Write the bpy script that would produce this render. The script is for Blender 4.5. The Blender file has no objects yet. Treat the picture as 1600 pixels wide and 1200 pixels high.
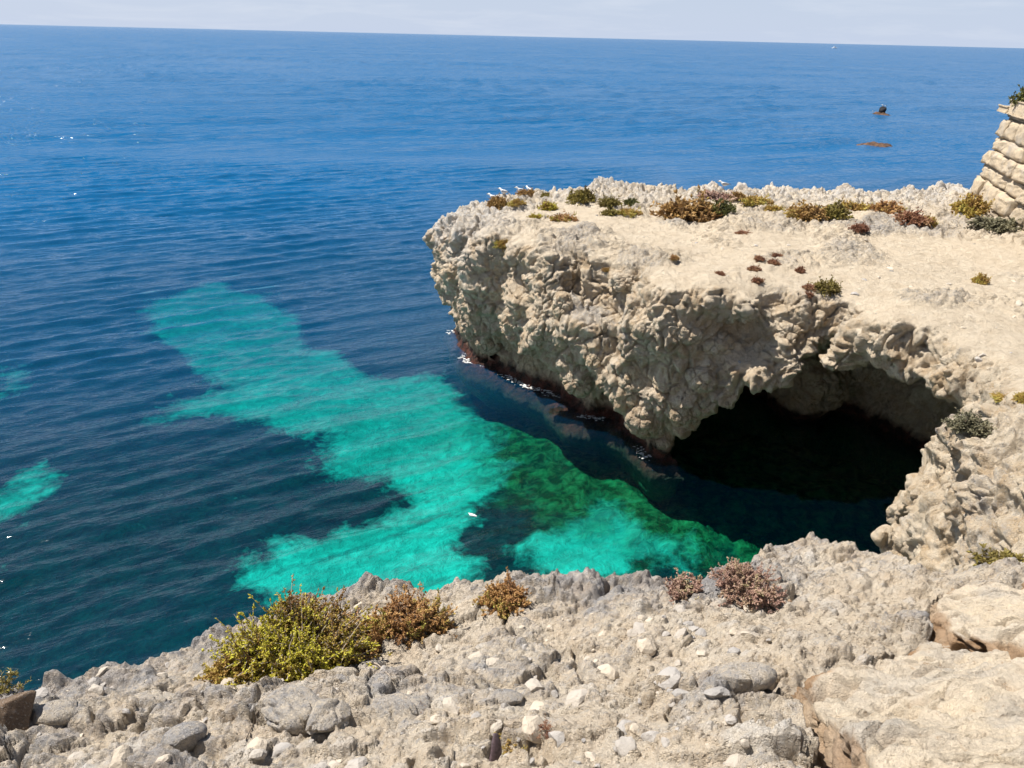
import bpy, bmesh, math, random
import numpy as np
from mathutils import Matrix, Vector
from mathutils.bvhtree import BVHTree

# ------------------------------------------------------------------ camera, sky, sun, exposure
S = bpy.context.scene
COL = S.collection
F, HC = 1230.0, 13.0                      # focal length in px of the 1600 px photo, eye height above the sea
ROLL = math.atan2(37.5, 1600); PITCH = math.atan2(544 * math.cos(ROLL), F)
AF = np.array([0, math.cos(PITCH), -math.sin(PITCH)]); AU = np.array([0, math.sin(PITCH), math.cos(PITCH)]); AR = np.array([1.0, 0, 0])
CR = AR * math.cos(ROLL) + AU * math.sin(ROLL); CU = -AR * math.sin(ROLL) + AU * math.cos(ROLL)
EYE = np.array([0, 0, HC])
cd = bpy.data.cameras.new('camera'); cam = bpy.data.objects.new('camera', cd); COL.objects.link(cam)
cd.sensor_width = 36; cd.lens = 36 * F / 1600; cd.clip_start = 0.1; cd.clip_end = 120000
M = Matrix.Identity(4)
for i in range(3):
    M[i][0] = CR[i]; M[i][1] = CU[i]; M[i][2] = -AF[i]; M[i][3] = EYE[i]
cam.matrix_world = M
S.camera = cam

SUN_EL, SUN_AZ = 60.0, math.degrees(math.atan2(-0.95, 0.31))      # azimuth from +Y towards +X
W = bpy.data.worlds.new('World'); S.world = W; W.use_nodes = True
nt = W.node_tree; N = nt.nodes; L = nt.links
sky = N.new('ShaderNodeTexSky'); sky.sky_type = 'NISHITA'; sky.sun_disc = False
sky.sun_elevation = math.radians(SUN_EL); sky.sun_rotation = math.radians(SUN_AZ)
sky.air_density = 1.0; sky.dust_density = 0.4; sky.ozone_density = 1.2
bg = N['Background']; bg.inputs['Strength'].default_value = 0.05
tc = N.new('ShaderNodeTexCoord'); sep = N.new('ShaderNodeSeparateXYZ'); L.new(tc.outputs['Generated'], sep.inputs[0])
mx = N.new('ShaderNodeMath'); mx.operation = 'MAXIMUM'; mx.inputs[1].default_value = 0.0; L.new(sep.outputs['Z'], mx.inputs[0])
ad = N.new('ShaderNodeMath'); ad.operation = 'ADD'; ad.inputs[1].default_value = 0.12; L.new(mx.outputs[0], ad.inputs[0])
dv = N.new('ShaderNodeVectorMath'); dv.operation = 'DIVIDE'; L.new(tc.outputs['Generated'], dv.inputs[0])
cb = N.new('ShaderNodeCombineXYZ')
for k in range(3): L.new(ad.outputs[0], cb.inputs[k])
L.new(cb.outputs[0], dv.inputs[1])
cn = N.new('ShaderNodeTexNoise'); cn.inputs['Scale'].default_value = 0.9; cn.inputs['Detail'].default_value = 7; cn.inputs['Roughness'].default_value = 0.6
cn.inputs['Distortion'].default_value = 0.4
L.new(dv.outputs[0], cn.inputs['Vector'])
cr = N.new('ShaderNodeValToRGB'); cr.color_ramp.elements[0].position = 0.50; cr.color_ramp.elements[0].color = (0, 0, 0, 1)
cr.color_ramp.elements[1].position = 0.80; cr.color_ramp.elements[1].color = (0.5, 0.5, 0.5, 1)
L.new(cn.outputs['Fac'], cr.inputs[0])
cm = N.new('ShaderNodeMix'); cm.data_type = 'RGBA'; cm.inputs['B'].default_value = (9.5, 10.1, 11.2, 1)
hz = N.new('ShaderNodeValToRGB'); he = hz.color_ramp.elements; he[0].position = 0.0; he[0].color = (0.88,) * 3 + (1,); he[1].position = 0.6; he[1].color = (0.04,) * 3 + (1,)
h2_ = he.new(0.28); h2_.color = (0.42,) * 3 + (1,)
L.new(mx.outputs[0], hz.inputs[0])
hm = N.new('ShaderNodeMix'); hm.data_type = 'RGBA'; hm.inputs['B'].default_value = (7.3, 8.5, 10.9, 1)
L.new(hz.outputs[0], hm.inputs['Factor']); L.new(sky.outputs[0], hm.inputs['A'])
L.new(cr.outputs[0], cm.inputs['Factor']); L.new(hm.outputs['Result'], cm.inputs['A']); L.new(cm.outputs['Result'], bg.inputs['Color'])

sd = bpy.data.lights.new('sun', 'SUN'); sd.energy = 5.0; sd.angle = math.radians(0.53); sd.color = (1.0, 0.955, 0.89)
sun = bpy.data.objects.new('sun', sd); COL.objects.link(sun)
e, a = math.radians(SUN_EL), math.radians(SUN_AZ)
TOSUN = Vector((math.sin(a) * math.cos(e), math.cos(a) * math.cos(e), math.sin(e)))
sun.rotation_euler = TOSUN.to_track_quat('Z', 'Y').to_euler(); sun.location = (-40, 30, 60)
V = S.view_settings
V.view_transform = 'Standard'; V.look = 'None'; V.gamma = 1.0; V.use_curve_mapping = False; V.exposure = 0.7
S.cycles.transparent_max_bounces = 16; S.cycles.max_bounces = 6; S.cycles.diffuse_bounces = 2; S.cycles.glossy_bounces = 3

# ------------------------------------------------------------------ pixel -> ray
def ray(px, py):
    v = AF * F + CU * (600 - py) + CR * (px - 800)
    return v / np.linalg.norm(v)
def hitz(px, py, z):
    v = ray(px, py); return EYE + v * ((z - HC) / v[2])

# ------------------------------------------------------------------ noise in numpy
def h3(ix, iy, iz, s):
    h = (ix.astype(np.int64) * 374761393 + iy.astype(np.int64) * 668265263 + iz.astype(np.int64) * 2147483647 + s * 1274126177) & 0xFFFFFFFF
    h = ((h ^ (h >> 13)) * 1274126177) & 0xFFFFFFFF
    h = ((h ^ (h >> 16)) * 2246822519) & 0xFFFFFFFF
    return ((h ^ (h >> 15)) & 0xFFFFFF) / float(0x1000000)
def vn(p, s=0):
    i = np.floor(p); f = p - i; i = i.astype(np.int64); f = f * f * f * (f * (f * 6 - 15) + 10)
    r = 0
    for dx in (0, 1):
        wx = f[:, 0] if dx else 1 - f[:, 0]
        for dy in (0, 1):
            wy = wx * (f[:, 1] if dy else 1 - f[:, 1])
            for dz in (0, 1):
                r = r + wy * (f[:, 2] if dz else 1 - f[:, 2]) * h3(i[:, 0] + dx, i[:, 1] + dy, i[:, 2] + dz, s)
    return r * 2 - 1
def fbm(p, o=4, s=0, g=0.5):
    r = 0; a_ = 1.0; t = 0
    for k in range(o):
        r = r + a_ * vn(p, s + k); t += a_; a_ *= g; p = p * 2.03 + 3.7
    return r / t
def worley(p, s=0, jit=0.95):
    i = np.floor(p - 0.5).astype(np.int64)
    n = len(p); f1 = np.full(n, 9.0); f2 = np.full(n, 9.0); cid = np.zeros(n)
    for dx in (0, 1):
        for dy in (0, 1):
            for dz in (0, 1):
                cx, cy, cz = i[:, 0] + dx, i[:, 1] + dy, i[:, 2] + dz
                d = np.sqrt((cx + .5 + jit * (h3(cx, cy, cz, s) - .5) - p[:, 0]) ** 2 + (cy + .5 + jit * (h3(cx, cy, cz, s + 1) - .5) - p[:, 1]) ** 2
                            + (cz + .5 + jit * (h3(cx, cy, cz, s + 2) - .5) - p[:, 2]) ** 2)
                c = h3(cx, cy, cz, s + 3)
                m = d < f1
                f2 = np.where(m, f1, np.minimum(f2, d)); cid = np.where(m, c, cid); f1 = np.where(m, d, f1)
    return f1, f2, cid
def sst(a_, b_, x):
    t = np.clip((x - a_) / (b_ - a_), 0, 1); return t * t * (3 - 2 * t)
def smax(a_, b_, k):
    h = np.clip(0.5 - 0.5 * (b_ - a_) / k, 0, 1); return b_ * (1 - h) + a_ * h + k * h * (1 - h)
def smin(a_, b_, k): return -smax(-a_, -b_, k)
def polysd(x, y, P):
    P = np.asarray(P, float); d = np.full(x.shape, 1e9); ins = np.zeros(x.shape, bool); n = len(P)
    for k in range(n):
        ax, ay = P[k]; bx, by = P[(k + 1) % n]; ex, ey = bx - ax, by - ay
        t = np.clip(((x - ax) * ex + (y - ay) * ey) / (ex * ex + ey * ey + 1e-12), 0, 1)
        d = np.minimum(d, (x - ax - t * ex) ** 2 + (y - ay - t * ey) ** 2)
        if abs(ey) > 1e-9:
            ins ^= ((ay > y) != (by > y)) & (x < ex * (y - ay) / ey + ax)
    d = np.sqrt(d); return np.where(ins, -d, d)

# ------------------------------------------------------------------ surface nets, Catmull-Clark
def nets(v, o, h):
    nx, ny, nz = v.shape; s = v < 0
    cnt = np.zeros((nx - 1, ny - 1, nz - 1), np.int8)
    for dx in (0, 1):
        for dy in (0, 1):
            for dz in (0, 1): cnt += s[dx:nx - 1 + dx, dy:ny - 1 + dy, dz:nz - 1 + dz]
    act = (cnt > 0) & (cnt < 8); ci = np.argwhere(act)
    idx = np.full(act.shape, -1, np.int64); idx[act] = np.arange(len(ci))
    acc = np.zeros((len(ci), 3)); num = np.zeros(len(ci))
    cor = [(x, y, z) for x in (0, 1) for y in (0, 1) for z in (0, 1)]
    for a_ in cor:
        for b_ in cor:
            if sum(b_) - sum(a_) == 1 and sum(abs(p - q) for p, q in zip(a_, b_)) == 1:
                va = v[ci[:, 0] + a_[0], ci[:, 1] + a_[1], ci[:, 2] + a_[2]]; vb = v[ci[:, 0] + b_[0], ci[:, 1] + b_[1], ci[:, 2] + b_[2]]
                m = (va < 0) != (vb < 0); t = np.where(m, va / np.where(m, va - vb, 1), 0)
                acc += m[:, None] * (np.array(a_) + t[:, None] * (np.array(b_) - np.array(a_))); num += m
    P = (ci + acc / num[:, None]) * h + np.array(o); Q = []
    for ax in range(3):
        u, w = (ax + 1) % 3, (ax + 2) % 3
        sl0 = [slice(None)] * 3; sl1 = [slice(None)] * 3; sl0[ax] = slice(0, -1); sl1[ax] = slice(1, None)
        A, B = s[tuple(sl0)], s[tuple(sl1)]
        e_ = np.argwhere(A != B); lim = np.array(v.shape)
        e_ = e_[(e_[:, u] > 0) & (e_[:, w] > 0) & (e_[:, u] < lim[u] - 1) & (e_[:, w] < lim[w] - 1)]
        q = []
        for du, dw in ((-1, -1), (0, -1), (0, 0), (-1, 0)):
            c = e_.copy(); c[:, u] += du; c[:, w] += dw; q.append(idx[c[:, 0], c[:, 1], c[:, 2]])
        q = np.stack(q, 1); fl = ~A[e_[:, 0], e_[:, 1], e_[:, 2]]
        q[fl] = q[fl][:, ::-1]; Q.append(q)
    return P, np.concatenate(Q)
def compact(P, Q):
    u, inv = np.unique(Q, return_inverse=True); return P[u], inv.reshape(Q.shape)
def cc(P, Q):
    n, m = len(P), len(Q)
    fp = P[Q].mean(1)
    E = np.concatenate([Q[:, [k, (k + 1) % 4]] for k in range(4)]); E.sort(1)
    key = E[:, 0] * n + E[:, 1]; uk, inv = np.unique(key, return_inverse=True)
    e0, e1 = uk // n, uk % n; ne = len(uk); fi = np.tile(np.arange(m), 4)
    ecnt = np.bincount(inv, minlength=ne)
    fs = np.stack([np.bincount(inv, fp[fi, k], ne) for k in range(3)], 1)
    mid = (P[e0] + P[e1]) / 2; bd = ecnt == 1
    ep = np.where(bd[:, None], mid, (P[e0] + P[e1] + fs) / (2 + ecnt)[:, None])
    val = np.bincount(Q.ravel(), minlength=n)
    Fa = np.stack([np.bincount(Q.ravel(), np.repeat(fp[:, k], 4), n) for k in range(3)], 1) / np.maximum(val, 1)[:, None]
    ev = np.bincount(np.concatenate([e0, e1]), minlength=n)
    Ra = np.stack([np.bincount(np.concatenate([e0, e1]), np.tile(mid[:, k], 2), n) for k in range(3)], 1) / np.maximum(ev, 1)[:, None]
    nn = np.maximum(val, 3)[:, None]; np_ = (Fa + 2 * Ra + (nn - 3) * P) / nn
    isb = np.zeros(n, bool); isb[e0[bd]] = True; isb[e1[bd]] = True
    np_[isb] = P[isb]
    ei = inv.reshape(4, m).T + n; fi_ = np.arange(m) + n + ne
    nq = [np.stack([Q[:, k], ei[:, k], fi_, ei[:, (k - 1) % 4]], 1) for k in range(4)]
    return np.concatenate([np_, ep, fp]), np.concatenate(nq)
def vnorm(P, Q):
    c = np.cross(P[Q[:, 2]] - P[Q[:, 0]], P[Q[:, 3]] - P[Q[:, 1]]); n = len(P)
    r = np.stack([np.bincount(Q.ravel(), np.repeat(c[:, k], 4), n) for k in range(3)], 1)
    return r / np.maximum(np.linalg.norm(r, axis=1), 1e-12)[:, None]

# ------------------------------------------------------------------ object helpers
def mesh_np(name, P, Fc, mat, attrs=None, smooth=True):
    me = bpy.data.meshes.new(name); P = np.asarray(P, np.float32); Fc = np.asarray(Fc)
    k = Fc.shape[1]
    me.vertices.add(len(P)); me.vertices.foreach_set('co', P.ravel())
    me.loops.add(Fc.size); me.loops.foreach_set('vertex_index', Fc.ravel().astype(np.int32))
    me.polygons.add(len(Fc)); me.polygons.foreach_set('loop_start', np.arange(0, Fc.size, k, dtype=np.int32))
    try: me.polygons.foreach_set('loop_total', np.full(len(Fc), k, np.int32))
    except Exception: pass
    me.update(calc_edges=True)
    me.polygons.foreach_set('use_smooth', np.full(len(Fc), smooth, bool))
    for an, av in (attrs or {}).items():
        at = me.attributes.new(an, 'FLOAT', 'POINT'); at.data.foreach_set('value', np.asarray(av, np.float32))
    if mat: me.materials.append(mat)
    return me
def link(name, me, parent=None, loc=None):
    o = bpy.data.objects.new(name, me); COL.objects.link(o)
    if parent: o.parent = parent
    if loc is not None: o.location = loc
    return o
def tag(o, label=None, cat=None, group=None, kind=None):
    if label: o['label'] = label
    if cat: o['category'] = cat
    if group: o['group'] = group
    if kind: o['kind'] = kind
    return o
def empty(name, loc, rz=0.0):
    o = bpy.data.objects.new(name, None); COL.objects.link(o); o.location = loc; o.rotation_euler = (0, 0, rz); o.empty_display_size = 0.2
    return o

# ------------------------------------------------------------------ materials
class MB:
    def __init__(s, name):
        s.m = bpy.data.materials.new(name); s.m.use_nodes = True; s.t = s.m.node_tree; s.n = s.t.nodes; s.l = s.t.links
        s.b = s.n['Principled BSDF']; s.out = s.n['Material Output']
    def new(s, ty, **kw):
        n = s.n.new(ty)
        for k, v in kw.items():
            if k in n.inputs: 
                if hasattr(v, 'node'): s.l.new(v, n.inputs[k])
                else: n.inputs[k].default_value = v
            else: setattr(n, k, v)
        return n
    def pos(s): return s.new('ShaderNodeNewGeometry').outputs['Position']
    def noise(s, vec, scale, detail=5, rough=0.55, dist=0.0):
        return s.new('ShaderNodeTexNoise', Vector=vec, Scale=scale, Detail=detail, Roughness=rough, Distortion=dist).outputs['Fac']
    def ramp(s, fac, *st):
        r = s.new('ShaderNodeValToRGB'); s.l.new(fac, r.inputs[0]); el = r.color_ramp.elements
        while len(el) < len(st): el.new(0.5)
        for e_, (p, c) in zip(el, st):
            e_.position = p; e_.color = (c, c, c, 1) if not hasattr(c, '__len__') else (*c, 1)
        return r.outputs[0]
    def mix(s, fac, a_, b_, mode='MIX'):
        n = s.n.new('ShaderNodeMix'); n.data_type = 'RGBA'; n.blend_type = mode
        for key, v in (('Factor', fac), ('A', a_), ('B', b_)):
            i = n.inputs[key] if key == 'Factor' else [q for q in n.inputs if q.name == key and q.type == 'RGBA'][0]
            if hasattr(v, 'node'): s.l.new(v, i)
            else: i.default_value = v if key == 'Factor' else (*v, 1)
        return [o for o in n.outputs if o.type == 'RGBA'][0]
    def math(s, op, a_, b_=0.0, c_=0.0):
        n = s.n.new('ShaderNodeMath'); n.operation = op
        for k, v in enumerate((a_, b_, c_)):
            if hasattr(v, 'node'): s.l.new(v, n.inputs[k])
            else: n.inputs[k].default_value = v
        return n.outputs[0]
    def attr(s, name): return s.new('ShaderNodeAttribute', attribute_name=name).outputs['Fac']
    def bump(s, h, strength, dist, prev=None):
        n = s.new('ShaderNodeBump', Height=h, Strength=strength, Distance=dist)
        if prev is not None: s.l.new(prev, n.inputs['Normal'])
        return n.outputs[0]
    def done(s, col=None, rough=None, nrm=None, spec=None):
        for k, v in (('Base Color', col), ('Roughness', rough), ('Normal', nrm), ('Specular IOR Level', spec)):
            if v is None: continue
            if hasattr(v, 'node'): s.l.new(v, s.b.inputs[k])
            else: s.b.inputs[k].default_value = (*v, 1) if hasattr(v, '__len__') else v
        return s.m

def limestone(name, cream, cream2, grey, ochre, k=1.0, wet=True, bscale=1.0):
    m = MB(name); p = m.pos()
    mid = m.noise(p, 2.6 * k, 5, 0.65, 0.3); fine = m.noise(p, 11 * k, 5, 0.75); spk = m.noise(p, 42 * k, 3, 0.75)
    c = m.mix(m.ramp(mid, (0.35, 0.0), (0.65, 1.0)), cream, cream2)
    gs = m.math('ADD', m.attr('stone'), m.math('ADD', m.math('MULTIPLY', m.math('SUBTRACT', fine, 0.5), 1.5), m.math('MULTIPLY', m.math('SUBTRACT', spk, 0.5), 0.7)))
    c = m.mix(m.ramp(gs, (0.40, 0.0), (0.90, 1.0)), c, grey)
    c = m.mix(m.math('MULTIPLY', m.attr('pale'), m.ramp(fine, (0.38, 0.35), (0.55, 0.95))), c, (0.66, 0.63, 0.59))
    och = m.math('MULTIPLY', m.ramp(m.noise(p, 1.7 * k, 4, 0.7, 0.5), (0.42, 0.0), (0.68, 0.8)), m.attr('ochre'))
    c = m.mix(och, c, ochre)
    c = m.mix(m.ramp(m.math('ADD', m.math('MULTIPLY', spk, 0.6), m.math('MULTIPLY', fine, 0.4)), (0.33, 0.6), (0.41, 0.0)), c, tuple(q * 0.40 for q in grey))      # dark specks where the fine noise runs low
    c = m.mix(m.ramp(spk, (0.56, 0.0), (0.70, 0.7)), c, (0.70, 0.66, 0.59))
    rough = 0.92
    if wet:
        z = m.new('ShaderNodeSeparateXYZ', Vector=p).outputs['Z']
        zz = m.math('ADD', z, m.math('MULTIPLY', m.math('SUBTRACT', m.noise(p, 1.3, 3, 0.6), 0.5), 1.1))
        band = m.ramp(m.math('DIVIDE', zz, 2.0), (0.14, 1.0), (0.33, 0.0))
        dk = m.mix(m.ramp(mid, (0.42, 0.0), (0.6, 1.0)), (0.022, 0.014, 0.010), (0.12, 0.04, 0.025))
        stain = m.ramp(m.math('DIVIDE', zz, 5.0), (0.15, 0.5), (0.6, 0.0))
        c = m.mix(stain, c, (0.29, 0.19, 0.115)); c = m.mix(band, c, dk)
        under = m.ramp(m.math('DIVIDE', m.math('ADD', zz, 1.2), 1.0), (0.0, 1.0), (0.9, 0.0))
        c = m.mix(under, c, m.mix(m.ramp(fine, (0.4, 0.0), (0.6, 1.0)), (0.035, 0.032, 0.014), (0.17, 0.14, 0.05)))
        rough = m.math('SUBTRACT', 0.92, m.math('MULTIPLY', band, 0.45))
    h1 = m.noise(p, 6 * k, 7, 0.78)
    nb = m.bump(h1, 1.0, 0.16 * bscale / k); nb = m.bump(m.ramp(m.noise(p, 17 * k, 3, 0.65), (0.33, 0.0), (0.47, 1.0)), 0.8, 0.045 * bscale / k, nb); nb = m.bump(spk, 0.9, 0.022 * bscale / k, nb)
    return m.done(c, rough, nb, 0.2)

M_HEAD = limestone('headland_rock', (0.72, 0.61, 0.46), (0.62, 0.51, 0.37), (0.38, 0.355, 0.33), (0.52, 0.36, 0.20), 1.0)
M_FG = limestone('clifftop_rock', (0.70, 0.60, 0.465), (0.61, 0.52, 0.41), (0.35, 0.335, 0.33), (0.56, 0.40, 0.24), 3.2, wet=False)

def stone_mat():
    m = MB('loose_stone'); p = m.pos(); r = m.new('ShaderNodeObjectInfo').outputs['Random']
    f = m.noise(p, 40, 6, 0.7); g = m.noise(p, 9, 4, 0.6)
    c = m.mix(m.ramp(g, (0.4, 0.0), (0.65, 1.0)), (0.27, 0.26, 0.255), (0.40, 0.375, 0.35))
    c = m.mix(m.ramp(r, (0.35, 0.15), (0.8, 0.85)), c, (0.56, 0.475, 0.365))
    c = m.mix(m.ramp(f, (0.6, 0.0), (0.75, 0.6)), c, (0.58, 0.55, 0.50))
    nb = m.bump(f, 0.8, 0.012); nb = m.bump(m.noise(p, 150, 4, 0.7), 0.6, 0.004, nb)
    return m.done(c, 0.9, nb, 0.2)
M_STONE = stone_mat()

def sandstone_mat(name, a_, b_, pitc, k=1.0):
    m = MB(name); p = m.pos()
    mp = m.new('ShaderNodeMapping', Vector=p); mp.inputs['Scale'].default_value = (1, 1, 2.6); pv = mp.outputs[0]
    g = m.noise(pv, 3.0 * k, 6, 0.65, 0.4); f = m.noise(pv, 16 * k, 7, 0.7); s = m.noise(p, 90 * k, 4, 0.7)
    c = m.mix(m.ramp(g, (0.35, 0.0), (0.65, 1.0)), a_, b_)
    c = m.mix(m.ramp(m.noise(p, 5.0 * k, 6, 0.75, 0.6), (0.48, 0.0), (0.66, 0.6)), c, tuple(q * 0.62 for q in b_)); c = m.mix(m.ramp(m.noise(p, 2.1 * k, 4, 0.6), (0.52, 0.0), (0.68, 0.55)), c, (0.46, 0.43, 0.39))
    c = m.mix(m.attr('shade_brown'), c, pitc)  # brown stone and painted shade of sides and hollows
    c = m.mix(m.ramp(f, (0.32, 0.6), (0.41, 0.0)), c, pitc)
    c = m.mix(m.ramp(s, (0.62, 0.0), (0.76, 0.5)), c, (0.66, 0.60, 0.50))
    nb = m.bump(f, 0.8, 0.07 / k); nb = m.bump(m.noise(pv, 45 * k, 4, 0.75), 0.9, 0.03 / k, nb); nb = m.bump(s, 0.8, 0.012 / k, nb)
    return m.done(c, 0.93, nb, 0.15)
M_SAND = sandstone_mat('sandstone', (0.74, 0.61, 0.44), (0.70, 0.60, 0.47), (0.40, 0.25, 0.14), 1.6)
M_BLOCK = sandstone_mat('wall_stone', (0.72, 0.58, 0.40), (0.64, 0.52, 0.37), (0.45, 0.31, 0.19), 0.6)
M_MORTAR = sandstone_mat('wall_core', (0.40, 0.31, 0.20), (0.36, 0.28, 0.19), (0.25, 0.17, 0.10), 0.8)

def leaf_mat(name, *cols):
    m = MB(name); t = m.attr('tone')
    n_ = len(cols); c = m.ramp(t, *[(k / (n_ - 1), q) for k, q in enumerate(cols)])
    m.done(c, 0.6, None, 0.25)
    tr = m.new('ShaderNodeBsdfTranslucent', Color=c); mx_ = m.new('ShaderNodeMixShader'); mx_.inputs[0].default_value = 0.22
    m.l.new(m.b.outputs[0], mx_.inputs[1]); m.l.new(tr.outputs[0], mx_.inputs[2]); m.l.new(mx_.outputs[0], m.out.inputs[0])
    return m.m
LEAF = {
    'green': leaf_mat('leaf_green', (0.28, 0.15, 0.06), (0.38, 0.26, 0.06), (0.48, 0.42, 0.05), (0.60, 0.56, 0.06)),
    'orange': leaf_mat('leaf_orange', (0.26, 0.14, 0.07), (0.44, 0.24, 0.10), (0.50, 0.30, 0.11), (0.36, 0.33, 0.07)),
    'rust': leaf_mat('leaf_rust', (0.14, 0.06, 0.04), (0.25, 0.11, 0.065), (0.36, 0.18, 0.10), (0.40, 0.25, 0.13)),
    'pink': leaf_mat('leaf_pink', (0.26, 0.18, 0.15), (0.40, 0.24, 0.19), (0.46, 0.31, 0.22), (0.36, 0.31, 0.16)),
    'brown': leaf_mat('leaf_brown', (0.20, 0.11, 0.045), (0.34, 0.20, 0.07), (0.43, 0.27, 0.09), (0.38, 0.29, 0.08)),
    'ochre': leaf_mat('leaf_ochre', (0.26, 0.15, 0.05), (0.44, 0.28, 0.08), (0.50, 0.37, 0.09), (0.46, 0.41, 0.10)),
    'olive': leaf_mat('leaf_olive', (0.13, 0.095, 0.03), (0.21, 0.165, 0.045), (0.29, 0.24, 0.06), (0.38, 0.32, 0.08)),
    'dark': leaf_mat('leaf_dark', (0.06, 0.065, 0.025), (0.11, 0.115, 0.035), (0.17, 0.17, 0.045), (0.28, 0.26, 0.07)),
    'grey': leaf_mat('leaf_grey', (0.10, 0.09, 0.06), (0.16, 0.15, 0.09), (0.22, 0.20, 0.12), (0.28, 0.25, 0.15)),
}
def plain(name, c, r=0.6, sp=0.3, var=0.25, sc=30):
    m = MB(name); n_ = m.noise(m.pos(), sc, 5, 0.6)
    return m.done(m.mix(m.ramp(n_, (0.35, 0.0), (0.65, 1.0)), tuple(q * (1 - var) for q in c), tuple(min(1, q * (1 + var)) for q in c)), r, m.bump(n_, 0.3, 0.01), sp)
M_TWIG = plain('twig', (0.20, 0.15, 0.11), 0.9, 0.1)
M_DEAD = plain('dead_twig', (0.36, 0.30, 0.24), 0.9, 0.1)
M_WHITE = plain('white_feather', (0.80, 0.79, 0.77), 0.8, 0.1, 0.05)
M_GREYF = plain('grey_feather', (0.27, 0.28, 0.30), 0.8, 0.1, 0.12)
M_BLACKF = plain('black_feather', (0.03, 0.03, 0.035), 0.7, 0.2)
M_BEAK = plain('beak', (0.75, 0.42, 0.04), 0.5)
M_EYE = plain('eye', (0.02, 0.02, 0.02), 0.2, 0.5)
M_HULL = plain('boat_paint', (0.80, 0.80, 0.80), 0.4, 0.4, 0.04, 0.5)
M_GLASS = plain('boat_glass', (0.03, 0.04, 0.05), 0.1, 0.5, 0.1, 0.5)
M_POD = plain('pod_skin', (0.075, 0.05, 0.055), 0.55, 0.35, 0.35, 120)
M_SCRAP = plain('pale_scrap', (0.75, 0.74, 0.72), 0.5, 0.3, 0.08)

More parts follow.
